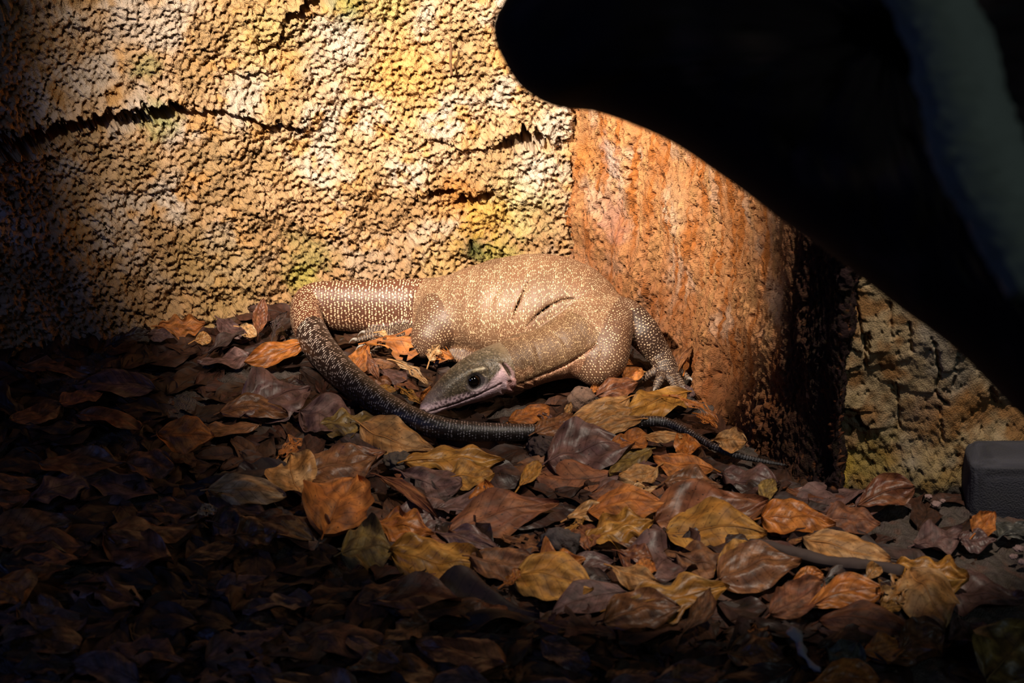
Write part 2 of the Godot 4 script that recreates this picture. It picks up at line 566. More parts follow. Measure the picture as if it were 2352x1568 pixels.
func build_shade_slab() -> void:
	# a slab added out of view; it keeps the warm lamp off the ground in front
	var edge := [Vector3(-1.05, 0.60, 0.36), Vector3(-0.62, 0.60, 0.395), Vector3(-0.47, 0.594, 0.415), Vector3(-0.405, 0.594, 0.427), Vector3(-0.351, 0.594, 0.447), Vector3(-0.2475, 0.594, 0.462), Vector3(-0.164, 0.594, 0.482), Vector3(-0.08, 0.60, 0.50)]
	var cv := Curve3D.new()
	for i in edge.size():
		var tg: Vector3 = (edge[mini(i + 1, edge.size() - 1)] - edge[maxi(i - 1, 0)]) / 6.0
		cv.add_point(edge[i], -tg, tg)
	var nz := noise(FastNoiseLite.TYPE_SIMPLEX_SMOOTH, 9.0, 33, 3)
	var nu := 90
	var nv := 60
	var v := PackedVector3Array()
	var c := PackedColorArray()
	for j in nv:
		for i in nu:
			var p := cv.sample_baked(cv.get_baked_length() * i / (nu - 1), true)
			p.z += 0.012 * nz.get_noise_2d(p.x * 3.0, 2.0)
			var a := float(j) / (nv - 1)      # from the back of the underside round the lip to the back of the top
			var w := absf(a - 0.5) * 2.0
			var d := Vector3(0.05 * w, 0.20 * w, 0.40 * w)
			d.y += (0.05 * sqrt(minf(1.0, w * 3.0))) * (1.0 if a < 0.5 else 0.0)
			p += d + Vector3.UP * 0.015 * nz.get_noise_3dv(p + d)
			v.append(p)
			c.append(Color(0.10, 0.075, 0.05))
	var o := put("added_shade_slab", grid_mesh(v, c, nu, nv), plain(0.9, 0.2))
	o.set_meta("kind", "structure")
	tag(o, "unseen slab added above the view to shade the front ground", "rock roof")


func build_overhang() -> void:
	# a dark boulder that hangs into the sight line from the upper right, close to the viewer
	var far := 1.62
	var outline := PackedVector2Array()
	for p in [[1230, -160], [1185, -60], [1160, 0], [1134, 50], [1136, 90], [1152, 130], [1188, 188], [1225, 216], [1262, 232], [1330, 238], [1400, 258], [1470, 285], [1530, 312], [1590, 348], [1650, 390], [1705, 428], [1760, 470], [1830, 522], [1890, 562], [1950, 607], [2020, 660], [2090, 715], [2160, 765], [2225, 815], [2290, 875], [2352, 940], [2430, 1010], [2540, 1060], [2660, 900], [2700, 500], [2650, 0], [2400, -330], [1900, -450], [1450, -380]]:
		outline.append(Vector2(p[0], p[1]))
	var mid := Vector2(1960, 150)
	var k := far / FPX
	var curve := Curve2D.new()
	curve.bake_interval = 6.0
	for i in outline.size() + 1:
		var n := outline.size()
		var tg := (outline[(i + 1) % n] - outline[(i + n - 1) % n]) / 6.0
		curve.add_point(outline[i % n], -tg, tg)
	var m := 240
	var rings := 40
	var nz := noise(FastNoiseLite.TYPE_SIMPLEX_SMOOTH, 22.0, 15, 4)
	var cn := noise(FastNoiseLite.TYPE_SIMPLEX_SMOOTH, 12.0, 19, 3)
	var v := PackedVector3Array()
	var c := PackedColorArray()
	for j in rings + 1:
		var a := PI * (0.5 - float(j) / rings)
		var inset := pow(maxf(cos(a), 0.0), 0.55)
		var deep := 0.15 * sin(a)
		for i in m + 1:
			var q := curve.sample_baked(curve.get_baked_length() * (i % m) / m, true)
			var w := mid + (q - mid) * inset
			var loc := Vector3((w.x - 1176.0) * k, (784.0 - w.y) * k, -far - deep)
			var p := eye + look * loc
			var bump := 0.02 * nz.get_noise_3dv(p) * (1.0 - smoothstep(0.80, 1.0, inset)) + 0.0015 * nz.get_noise_3dv(p * 5.0)
			p += (look * Vector3(0, 0, -signf(deep))) * bump
			v.append(p)
			var t := smoothstep(0.1, 0.5, cn.get_noise_3dv(p))
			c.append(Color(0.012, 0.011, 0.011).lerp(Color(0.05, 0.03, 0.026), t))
	var centre := eye + look * Vector3((1960 - 1176.0) * k, (784.0 - 150) * k, -far)
	for i in v.size():
		v[i] -= centre
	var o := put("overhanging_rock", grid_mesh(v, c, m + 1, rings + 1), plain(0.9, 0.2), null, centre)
	tag(o, "large unlit black rock hanging into view from the upper right", "rock")
	# a pale bough in front of it
	var pts := PackedVector3Array()
	var rad := PackedFloat32Array()
	var sw := noise(FastNoiseLite.TYPE_SIMPLEX_SMOOTH, 3.0, 4)
	for i in 40:
		var t := i / 39.0
		var q := Vector2(2085, -90).lerp(Vector2(2330, 500), t * 1.15) + Vector2(18.0 * sin(t * 7.0), 0)
		if t > 0.7:
			q += Vector2(30, 60) * pow((t - 0.7) / 0.3, 2)
		var d := 1.27
		pts.append(eye + look * Vector3((q.x - 1176.0) * d / FPX, (784.0 - q.y) * d / FPX, -d))
		rad.append((88.0 + 16.0 * t) * d / FPX * (1.0 + 0.1 * sw.get_noise_1d(t)))
	var start := pts[20]
	for i in pts.size():
		pts[i] -= start
	var b := put("bough", tube(pts, rad, 24, Color(0.125, 0.13, 0.105), 0.12, 9), plain(0.8, 0.3), null, start)
	tag(b, "blurred grey green bough slanting down in front of the black rock", "branch")


# ---------------------------------------------------------------- the lizard
# The body is a field: chains of tapered oval segments, joined by a smooth minimum and meshed as surface nets.
var seg_a := PackedVector3Array()
var seg_e := PackedVector3Array()
var seg_side := PackedVector3Array()
var seg_up := PackedVector3Array()
var seg_r := PackedVector2Array()    # half width, half height at the start
var seg_q := PackedVector2Array()    # the same at the end
var seg_s := PackedFloat32Array()    # distance along the chain
var seg_part := PackedInt32Array()
var seg_reg := PackedInt32Array()
var chains := []                     # [first segment, past the last, blend]
enum {TORSO, TAIL, TIP, LEG, HEAD, ARM}
const BODY_R := 1
const HEAD_R := 2
const HAND_R := 4
const FOOT_R := 8
const TIP_R := 16
const FOLD_R := 32
var head_tip := Vector3.ZERO
var head_f := Vector3.FORWARD
var head_l := Vector3.RIGHT
var head_u := Vector3.UP
var grooves := []
var fold_boxes := []                 # the creased places, meshed more finely


func chain(points: Array, step: float, blend: float, part: int, region: int) -> void:
	# points: [place, half width, half height(, part, region)]
	var cv := Curve3D.new()
	cv.bake_interval = 0.001
	var at := PackedFloat32Array()
	for i in points.size():
		var p: Vector3 = points[i][0]
		var tg: Vector3 = (points[mini(i + 1, points.size() - 1)][0] - points[maxi(i - 1, 0)][0]) / 6.0
		if i == 0 or i == points.size() - 1:
			tg *= 0.5
		var lim := 1.0
		if i > 0:
			lim = minf(lim, 0.4 * p.distance_to(points[i - 1][0]) / maxf(tg.length(), 1e-6))
		if i < points.size() - 1:
			lim = minf(lim, 0.4 * p.distance_to(points[i + 1][0]) / maxf(tg.length(), 1e-6))
		cv.add_point(p, -tg * minf(1.0, lim), tg * minf(1.0, lim))
	for i in points.size():
		at.append(cv.get_closest_offset(points[i][0]))
	var total := cv.get_baked_length()
	at[points.size() - 1] = total
	var first := seg_a.size()
	var stops := PackedFloat32Array([0.0])
	while stops[stops.size() - 1] < total - 0.0008:
		var s := stops[stops.size() - 1]
		var k := 0
		while k < points.size() - 2 and s > at[k + 1]:
			k += 1
		var r := minf(minf(points[k][1], points[k][2]), minf(points[k + 1][1], points[k + 1][2]))
		var s1 := s + clampf(r * 0.3, 0.002, step)
		stops.append(total if s1 > total - 0.001 else s1)
	var n := stops.size() - 1
	for j in n:
		var s0 := stops[j]
		var s1 := stops[j + 1]
		var p0 := cv.sample_baked(s0, true)
		var p1 := cv.sample_baked(s1, true)
		var ax := (p1 - p0).normalized()
		var sd := ax.cross(Vector3.UP)
		if sd.length() < 0.15:
			sd = seg_side[seg_side.size() - 1] if seg_side.size() > first else Vector3.RIGHT
		sd = (sd - ax * sd.dot(ax)).normalized()
		seg_a.append(p0)
		seg_e.append(p1 - p0)
		seg_side.append(sd)
		seg_up.append(sd.cross(ax).normalized())
		for e in 2:
			var s := s0 if e == 0 else s1
			var k := 0
			while k < points.size() - 2 and s > at[k + 1]:
				k += 1
			var t := clampf((s - at[k]) / maxf(at[k + 1] - at[k], 1e-6), 0, 1)
			t = lerpf(t, t * t * (3 - 2 * t), 0.35)
			var r := Vector2(lerpf(points[k][1], points[k + 1][1], t), lerpf(points[k][2], points[k + 1][2], t))
			if e == 0:
				seg_r.append(r)
				seg_part.append(points[k][3] if points[k].size() > 3 else part)
				seg_reg.append(points[k][4] if points[k].size() > 4 else region)
			else:
				seg_q.append(r)
		seg_s.append(s0)
	chains.append([first, seg_a.size(), blend])


func V(px: float, py: float, y: float) -> Vector3:
	return on_level(px, py, y)


func lizard_shape() -> void:
	var B := BODY_R
	# back end of the head to the tip of the tail, one line
	chain([
		[V(1188, 836, 0.034), 0.021, 0.021], [V(1215, 826, 0.0355), 0.0225, 0.0235], [V(1262, 811, 0.038), 0.0245, 0.0255], [V(1305, 794, 0.040), 0.0275, 0.029], [V(1336, 774, 0.0415), 0.031, 0.033],
		[V(1342, 745, 0.0435), 0.0365, 0.038], [V(1322, 722, 0.046), 0.0430, 0.044], [V(1282, 710, 0.048), 0.050, 0.049], [V(1230, 707, 0.048), 0.054, 0.050], [V(1165, 708, 0.046), 0.051, 0.047],
		[V(1105, 710, 0.042), 0.043, 0.041], [V(1050, 711, 0.036), 0.034, 0.033], [V(1005, 707, 0.031), 0.0265, 0.029, TAIL], [V(950, 704, 0.028), 0.0225, 0.0272, TAIL], [V(860, 703, 0.027), 0.020, 0.0262, TAIL],
		[V(790, 702, 0.0265), 0.0185, 0.0252, TAIL], [V(735, 700, 0.0262), 0.0165, 0.0235, TAIL], [V(708, 706, 0.0255), 0.0155, 0.0215, TAIL], [V(703, 727, 0.0245), 0.0152, 0.0205, TAIL], [V(715, 765, 0.023), 0.0148, 0.019, TIP], [V(748, 815, 0.0205), 0.0138, 0.017, TIP],
		[V(800, 868, 0.018), 0.0126, 0.0148, TIP], [V(860, 915, 0.0162), 0.0116, 0.013, TIP], [V(915, 948, 0.015), 0.0108, 0.0118, TIP, B | TIP_R], [V(930, 955, 0.0148), 0.0106, 0.0116, TIP, B | TIP_R], [V(945, 961, 0.0145), 0.0103, 0.0112, TIP, TIP_R], [V(990, 977, 0.0138), 0.0098, 0.0105, TIP, TIP_R], [V(1050, 988, 0.0125), 0.009, 0.0094, TIP, TIP_R], [V(1140, 992, 0.0108), 0.008, 0.0083, TIP, TIP_R],
		[V(1240, 992, 0.0072), 0.007, 0.0073, TIP, TIP_R], [V(1340, 990, 0.0040), 0.0061, 0.0063, TIP, TIP_R], [V(1420, 978, 0.0050), 0.0054, 0.0057, TIP, TIP_R], [V(1490, 967, 0.0100), 0.0048, 0.0050, TIP, TIP_R], [V(1540, 973, 0.0094), 0.0043, 0.0045, TIP, TIP_R],
		[V(1600, 1003, 0.008), 0.0038, 0.0039, TIP, TIP_R], [V(1650, 1030, 0.007), 0.0033, 0.0034, TIP, TIP_R], [V(1700, 1047, 0.006), 0.0028, 0.0028, TIP, TIP_R], [V(1750, 1058, 0.005), 0.0021, 0.0021, TIP, TIP_R], [V(1805, 1068, 0.004), 0.0012, 0.0012, TIP, TIP_R],
	], 0.012, 0.010, TORSO, B)
	# head
	head_tip = V(976, 942, 0.016)
	var back := V(1200, 832, 0.0335)
	head_f = (head_tip - back).normalized()
	head_l = Vector3.UP.cross(head_f).normalized()
	head_u = head_f.cross(head_l).normalized()
	if head_u.y < 0:
		head_u = -head_u
	head_l = head_l.rotated(head_f, deg_to_rad(18.0))
	head_u = head_u.rotated(head_f, deg_to_rad(18.0))
	if head_l.y < 0:
		head_l = head_l.rotated(head_f, deg_to_rad(-36.0))
		head_u = head_u.rotated(head_f, deg_to_rad(-36.0))
	var rows := []
	for k in [[0.107, 24.0, 23.0, 1.0], [0.096, 23.6, 22.8, 2.5], [0.088, 23.4, 22.6, 3.6], [0.080, 23.0, 22.5, 4.6], [0.068, 21.4, 22.4, 5.8], [0.054, 19.0, 21.6, 6.2], [0.040, 16.0, 19.0, 6.2], [0.028, 13.2, 15.6, 5.4], [0.016, 10.4, 11.6, 3.6], [0.009, 9.2, 9.6, 2.0], [0.0045, 7.6, 8.0, 1.0]]:
		rows.append([head_tip - head_f * k[0] + head_u * (k[3] * 0.001), k[1] * 0.001, k[2] * 0.001, HEAD if k[0] < 0.089 else TORSO, HEAD_R | (B if k[0] > 0.09 else 0)])
	chain(rows, 0.008, 0.008, HEAD, HEAD_R)
	# left fore leg, the one in full view
	chain([
		[V(1372, 835, 0.027), 0.021, 0.021], [V(1392, 818, 0.034), 0.0205, 0.0205], [V(1408, 768, 0.048), 0.0180, 0.0180], [V(1426, 722, 0.054), 0.0150, 0.0150], [V(1448, 728, 0.052), 0.0150, 0.0145, ARM], [V(1477, 764, 0.042), 0.0160, 0.0152, ARM], [V(1505, 802, 0.026), 0.0135, 0.0125, ARM, B], [V(1518, 820, 0.020), 0.0118, 0.0105, ARM, B | HAND_R], [V(1527, 838, 0.0175), 0.0108, 0.0088, ARM, HAND_R], [V(1532, 851, 0.0140), 0.0112, 0.0068, ARM, HAND_R], [V(1536, 858, 0.0122), 0.0105, 0.0060, ARM, HAND_R],
	], 0.005, 0.010, LEG, B)
	var toes := [
		[[1512, 850, 10.0, 4.6], [1500, 855, 10.5, 4.2], [1488, 862, 7.5, 3.9], [1481, 869, 4.5, 3.2]],
		[[1524, 858, 10.0, 4.8], [1517, 868, 10.5, 4.5], [1511, 880, 7.0, 4.2], [1507, 890, 4.5, 3.4]],
		[[1535, 860, 9.5, 4.6], [1541, 868, 9.5, 4.2], [1547, 880, 6.5, 3.9], [1551, 890, 4.5, 3.2]],
		[[1543, 856, 10.0, 4.4], [1553, 863, 9.5, 3.9], [1562, 876, 6.5, 3.5], [1569, 888, 4.5, 3.0]],
		[[1543, 848, 11.0, 4.2], [1557, 850, 9.5, 3.7], [1570, 858, 6.5, 3.4], [1580, 868, 4.5, 2.8]],
	]
	for t in toes:
		var row := []
		for k in t:
			row.append([V(k[0], k[1], k[2] * 0.001 + 0.0025), k[3] * 0.001, k[3] * 0.00092])
		chain(row, 0.003, 0.0035, ARM, HAND_R)
		claws.append([row[3][0], (row[3][0] - row[2][0]).normalized()])
	# right hind leg, its foot turned back along the tail
	chain([
		[V(1045, 712, 0.037), 0.028, 0.027], [V(1018, 735, 0.036), 0.0245, 0.0235], [V(990, 768, 0.030), 0.019, 0.018], [V(978, 792, 0.022), 0.0125, 0.012, ARM], [V(962, 790, 0.019), 0.0112, 0.0108, ARM], [V(940, 772, 0.0165), 0.0100, 0.0092, ARM, B | FOOT_R], [V(922, 766, 0.0135), 0.0092, 0.0078, ARM, FOOT_R], [V(898, 768, 0.0110), 0.0088, 0.0062, ARM, FOOT_R], [V(885, 770, 0.0100), 0.0078, 0.0055, ARM, FOOT_R],
	], 0.005, 0.010, LEG, B)
	var hind := [
		[[890, 764, 11.0, 3.9], [872, 759, 13.0, 3.5], [854, 757, 13.0, 3.2], [842, 763, 10.5, 2.7]],
		[[886, 768, 10.0, 3.9], [864, 770, 10.0, 3.5], [842, 774, 8.5, 3.1], [822, 780, 6.5, 2.6]],
		[[886, 772, 9.5, 3.7], [868, 780, 9.0, 3.3], [850, 788, 7.5, 3.0], [836, 795, 5.5, 2.5]],
		[[892, 776, 9.0, 3.6], [880, 788, 8.0, 3.2], [868, 798, 6.5, 2.8], [860, 806, 5.0, 2.4]],
	]
	for t in hind:
		var row := []
		for k in t:
			row.append([V(k[0], k[1], k[2] * 0.001), k[3] * 0.001, k[3] * 0.00092])
		chain(row, 0.003, 0.0035, ARM, FOOT_R)
		claws.append([row[3][0], (row[3][0] - row[2][0]).normalized()])
	# right fore leg, folded under the chest, its hand showing behind the head
	chain([[V(1290, 800, 0.026), 0.016, 0.016], [V(1215, 812, 0.013), 0.011, 0.010], [V(1130, 826, 0.0095), 0.0090, 0.0075], [V(1066, 822, 0.0085), 0.0080, 0.0060], [V(1045, 815, 0.0105), 0.0075, 0.0055]], 0.005, 0.010, LEG, B)
	for t in [[[1045, 813, 10.5, 3.8], [1030, 812, 12.0, 3.4], [1020, 818, 9.5, 2.9]], [[1045, 818, 10.0, 3.8], [1028, 824, 10.0, 3.3], [1014, 832, 7.5, 2.8]]]:
		var row := []
		for k in t:
			row.append([V(k[0], k[1], k[2] * 0.001), k[3] * 0.001, k[3] * 0.00092])
		chain(row, 0.003, 0.0035, ARM, B)
		claws.append([row[2][0], (row[2][0] - row[1][0]).normalized()])
	# left hind leg on the far side, between the body and the wall
	chain([[Vector3(-0.045, 0.036, -0.062), 0.026, 0.024], [Vector3(-0.03, 0.028, -0.095), 0.018, 0.017], [Vector3(-0.025, 0.018, -0.112), 0.0125, 0.0115], [Vector3(-0.055, 0.012, -0.118), 0.0105, 0.009], [Vector3(-0.085, 0.008, -0.112), 0.009, 0.006], [Vector3(-0.105, 0.006, -0.108), 0.0035, 0.003]], 0.006, 0.010, LEG, B)
	# creases of the skin, inside the bend and round the throat: [width mm, depth mm, points]
	for g in [
		[1.0, 5.0, [1326, 686], [1306, 685], [1285, 690], [1258, 704], [1232, 724], [1212, 746], [1203, 760]],
		[0.9, 3.5, [1220, 628], [1212, 648], [1203, 668], [1193, 690], [1183, 712], [1178, 732]],
		[1.6, 3.0, [1376, 718], [1386, 712]],
		[1.2, 5.0, [1192, 882], [1215, 874], [1260, 856], [1300, 838], [1332, 818], [1360, 798], [1372, 785]],
		[0.9, 2.0, [1200, 828], [1215, 842], [1232, 853]], [0.8, 1.2, [1270, 765], [1290, 778], [1303, 800]], [0.8, 1.2, [1228, 790], [1236, 815], [1240, 840]], [1.5, 1.2, [1150, 655], [1128, 690], [1110, 735]], [1.5, 1.4, [1385, 800], [1378, 825], [1376, 850]],
	]:
		var pts := PackedVector3Array()
		for i in range(2, g.size()):
			pts.append(on_skin(g[i][0], g[i][1]))
		grooves.append([g[0] * 0.001, g[1] * 0.001, pts])
	for set_ in [[0], [1], [3, 4, 5, 6]]:
		var box := AABB(grooves[set_[0]][2][0], Vector3.ZERO)
		for i in set_:
			for p in grooves[i][2]:
				box = box.expand(p)
		fold_boxes.append(box.grow(0.006))


func on_skin(px: float, py: float) -> Vector3:
	# where the sight line through a pixel meets the animal
	var r := ray(px, py)
	var t := 2.2
	for k in 40:
		var p := eye + r * t
		var d := 1.0
		for ch in chains:
			var m := 1.0
			for g in range(ch[0], ch[1]):
				if p.distance_squared_to(seg_a[g]) < 0.016:
					m = minf(m, oval(p - seg_a[g], seg_e[g], 1.0 / seg_e[g].length_squared(), seg_side[g], seg_up[g], seg_e[g].normalized(), seg_r[g], seg_q[g] - seg_r[g]))
			if m < 1.0:
				var gap: float = maxf(ch[2] - absf(m - d), 0.0)
				d = minf(m, d) - gap * gap / (4.0 * ch[2])
		if d < 0.0003:
			break
		t += minf(d, 0.03) * 0.9
	return eye + r * t


var claws := []
var MOUTH := [[0.0, -0.6], [12.0, -2.2], [28.0, -3.8], [48.0, -4.0], [62.0, -3.0], [70.0, -2.0], [80.0, -1.0]]


func mouth(d: float) -> float:
	for i in MOUTH.size() - 1:
		if d < MOUTH[i + 1][0]:
			return lerpf(MOUTH[i][1], MOUTH[i + 1][1], clampf((d - MOUTH[i][0]) / (MOUTH[i + 1][0] - MOUTH[i][0]), 0, 1))
	return -1.0


func head_at(p: Vector3) -> Vector3:   # millimetres back from the tip, up, out to the nearer side
	var r := p - head_tip
	return Vector3(-r.dot(head_f), r.dot(head_u), r.dot(head_l)) * 1000.0


func near_line(p: Vector3, a: Vector3, b: Vector3) -> float:
	var e := b - a
	return (p - a - e * clampf((p - a).dot(e) / e.length_squared(), 0, 1)).length()


func head_relief(p: Vector3) -> float:   # how far the skin stands out, in metres
	var h := head_at(p)
	if h.x > 120.0 or h.x < -12.0:
		return 0.0
	var q := Vector3(h.x, h.y, absf(h.z))
	var o := 0.0
	o += 2.1 * exp(-pow(near_line(q, Vector3(34, 16, 10.0), Vector3(48, 19.0, 14.0)) / 2.6, 2))
	o += 2.0 * exp(-pow(near_line(q, Vector3(48, 19.0, 14.0), Vector3(60, 16.0, 18.0)) / 2.6, 2))
	o += 1.0 * exp(-pow(near_line(q, Vector3(14, 9.0, 7.5), Vector3(34, 16, 10.0)) / 2.4, 2))
	var eye_d := q.distance_to(Vector3(48, 9.3, 18.6))
	var ring := Vector2(q.x - 48, q.y - 9.3).length()
	o -= 4.0 * exp(-pow(eye_d / 7.4, 4))
	if q.z > 9.0:
		o += 1.0 * exp(-pow((ring - 8.4) / 1.2, 2)) * (1.0 if q.y < 10.0 else 0.4)
		if q.y < 8.0:
			o += 0.6 * exp(-pow((ring - 11.0) / 0.9, 2)) - 0.5 * exp(-pow((ring - 9.7) / 0.6, 2))
	o += 1.1 * exp(-pow(near_line(q, Vector3(60, 5.0, 19.5), Vector3(74, 5.0, 22)) / 5.0, 2))     # the cheek
	var side := smoothstep(0.0, 3.0, q.z + maxf(0.0, 6.0 - h.x))
	if h.x < 70.0:
		o -= 1.3 * exp(-pow((h.y - mouth(h.x)) / 0.75, 2)) * side * smoothstep(-3.0, 5.0, h.x)
		o += 0.5 * exp(-pow((h.y - mouth(h.x) - 2.4) / 1.5, 2)) * side
	o -= 1.5 * exp(-pow(q.distance_to(Vector3(12.0, 6.6, 7.2)) / 1.7, 2))
	if q.z > 10.0:
		var ear := Vector2((q.x - 79.0 + 0.18 * (q.y - 7.0)) / 2.0, (q.y - 7.0) / 7.5)
		o -= 4.6 * exp(-pow(ear.length(), 4))
		o += 1.4 * exp(-pow((q.x - 75.6 + 0.18 * (q.y - 7.0)) / 1.6, 2)) * smoothstep(11.0, 8.0, absf(q.y - 7.0))
	if h.y < 0.0 and h.x > 64.0 and h.x < 116.0:
		o += 1.0 * sin(h.x * 0.75 + h.y * 0.5 + 1.2 * sin(h.y * 0.45)) * smoothstep(0.0, -5.0, h.y) * smoothstep(64.0, 74.0, h.x)
	return o * 0.001


func groove_at(p: Vector3) -> float:
	var o := 0.0
	for g in grooves:
		var pts: PackedVector3Array = g[2]
		for i in pts.size() - 1:
			var d := near_line(p, pts[i], pts[i + 1])
			if d < g[0] * 4.0:
				var along := (i + clampf((p - pts[i]).dot(pts[i + 1] - pts[i]) / (pts[i + 1] - pts[i]).length_squared(), 0, 1)) / (pts.size() - 1.0)
				var end := 0.35 + 0.65 * sin(PI * along)
				o = maxf(o, end * (g[1] * exp(-pow(d / (g[0] * (0.5 + 0.5 * end)), 2)) + 0.0006 * exp(-pow(d / 0.003, 2))))
	return o


func slit_at(p: Vector3) -> float:   # inside the deep folds this is above zero
	var o := -1.0
	var into := ray(1250.0, 780.0)
	for n in [0, 1, 3]:
		var pts: PackedVector3Array = grooves[n][2]
		for i in pts.size() - 1:
			var e := pts[i + 1] - pts[i]
			var u := clampf((p - pts[i]).dot(e) / e.length_squared(), 0, 1)
			var q := p - pts[i] - e * u
			if q.length_squared() > 0.00012:
				continue
			q -= into * clampf(q.dot(into), -0.002, 0.0075)
			o = maxf(o, 0.0007 * sqrt(sin(PI * clampf((i + u) / (pts.size() - 1.0), 0.02, 0.98))) + 0.00015 - q.length())
	return o


func field(lo: Vector3, hi: Vector3, cell: float, region: int) -> Array:
	# in layers, side by side
	var nx := int((hi.x - lo.x) / cell) + 2
	var ny := int((hi.y - lo.y) / cell) + 2
	var nz := int((hi.z - lo.z) / cell) + 2
	var layers := 8 if nz > 40 else 1
	var made := []
	made.resize(layers)
	var work := func(i: int) -> void:
		var k0 := nz * i / layers
		made[i] = slab(lo + Vector3(0, 0, k0 * cell), nx, ny, nz * (i + 1) / layers - k0, cell, region)
	together(layers, work)
	var D := PackedFloat32Array()
	var S := PackedInt32Array()
	for m in made:
		D.append_array(m[0])
		S.append_array(m[1])
	return [lo, Vector3i(nx, ny, nz), cell, D, S]


func slab(lo: Vector3, nx: int, ny: int, nz: int, cell: float, region: int) -> Array:
	var D := PackedFloat32Array()
	D.resize(nx * ny * nz)
	D.fill(1.0)
	var S := PackedInt32Array()
	S.resize(D.size())
	var T := PackedFloat32Array()
	T.resize(D.size())
	var TS := PackedInt32Array()
	TS.resize(D.size())
	for ch in chains:
		T.fill(1.0)
		var bl := Vector3.ONE * 9.0
		var bh := -bl
		var blend: float = ch[2]
		for g in range(ch[0], ch[1]):
			var a := seg_a[g]
			var e := seg_e[g]
			var r0 := seg_r[g]
			var dr := seg_q[g] - r0
			var big := maxf(maxf(r0.x, r0.y), maxf(seg_q[g].x, seg_q[g].y)) + maxf(blend * 0.6, 2.5 * cell)
			var mn := Vector3(minf(a.x, a.x + e.x), minf(a.y, a.y + e.y), minf(a.z, a.z + e.z)) - Vector3.ONE * big
			var mx := Vector3(maxf(a.x, a.x + e.x), maxf(a.y, a.y + e.y), maxf(a.z, a.z + e.z)) + Vector3.ONE * big
			var i0 := maxi(0, int((mn.x - lo.x) / cell))
			var i1 := mini(nx - 1, int((mx.x - lo.x) / cell) + 1)
			var j0 := maxi(0, int((mn.y - lo.y) / cell))
			var j1 := mini(ny - 1, int((mx.y - lo.y) / cell) + 1)
			var k0 := maxi(0, int((mn.z - lo.z) / cell))
			var k1 := mini(nz - 1, int((mx.z - lo.z) / cell) + 1)
			if i0 > i1 or j0 > j1 or k0 > k1 or mx.x < lo.x or mx.y < lo.y or mx.z < lo.z:
				continue
			bl = bl.min(Vector3(i0, j0, k0))
			bh = bh.max(Vector3(i1, j1, k1))
			var il := 1.0 / e.length_squared()
			var sd := seg_side[g]
			var up := seg_up[g]
			var ax := e.normalized()
			# blocks of 4 x 4 x 4 first: most lie wholly outside or deep inside
			var reach := cell * 3.0
			var pad := big - maxf(maxf(r0.x, r0.y), maxf(r0.x + dr.x, r0.y + dr.y))
			for kb in range(k0, k1 + 1, 4):
				for jb in range(j0, j1 + 1, 4):
					for ib in range(i0, i1 + 1, 4):
						var dc := oval(Vector3(lo.x + (ib + 1.5) * cell, lo.y + (jb + 1.5) * cell, lo.z + (kb + 1.5) * cell) - a, e, il, sd, up, ax, r0, dr)
						if dc > reach + pad:
							continue
						var deep := dc < -reach - pad
						for k in range(kb, mini(kb + 4, k1 + 1)):
							for j in range(jb, mini(jb + 4, j1 + 1)):
								var base := (k * ny + j) * nx
								for i in range(ib, mini(ib + 4, i1 + 1)):
									var d := dc
									if not deep:
										d = oval(Vector3(lo.x + i * cell, lo.y + j * cell, lo.z + k * cell) - a, e, il, sd, up, ax, r0, dr)
									if d < T[base + i]:
										T[base + i] = d
										TS[base + i] = g
		if bl.x > bh.x:
			continue
		for k in range(int(bl.z), int(bh.z) + 1):
			for j in range(int(bl.y), int(bh.y) + 1):
				var base := (k * ny + j) * nx
				for i in range(int(bl.x), int(bh.x) + 1):
					var n := base + i
					var d := T[n]
					if d > 0.9:
						continue
					var o := D[n]
					if d < o:
						S[n] = TS[n]
					var gap := maxf(blend - absf(d - o), 0.0)
					D[n] = minf(d, o) - gap * gap / (4.0 * blend)
	var near := cell * 2.6 + (0.0045 if region == HEAD_R else (0.007 if region == FOLD_R else 0.003))
	for k in nz:
		for j in ny:
			var base := (k * ny + j) * nx
			for i in nx:
				var n := base + i
				var d := D[n]
				if d > near or d < -near:
					continue
				var p := Vector3(lo.x + i * cell, lo.y + j * cell, lo.z + k * cell)
				if region == HEAD_R:
					d -= head_relief(p)
				if region & (BODY_R | HEAD_R | FOLD_R):
					d += groove_at(p)
				if region == FOLD_R:
					d = maxf(d, slit_at(p))
				D[n] = maxf(d, 0.0006 - p.y)
	return [D, S]


func oval(q: Vector3, e: Vector3, il: float, sd: Vector3, up: Vector3, ax: Vector3, r0: Vector2, dr: Vector2) -> float:
	# about how far a point lies from a tapered segment of oval section
	var t := clampf(q.dot(e) * il, 0.0, 1.0)
	q -= e * t
	var r := r0 + dr * t
	var m := minf(r.x, r.y)
	var w := Vector3(q.dot(sd) / r.x, q.dot(up) / r.y, q.dot(ax) / m)
	var c := w.length()
	return c * (c - 1.0) / maxf((w / Vector3(r.x, r.y, m)).length(), 1.0)


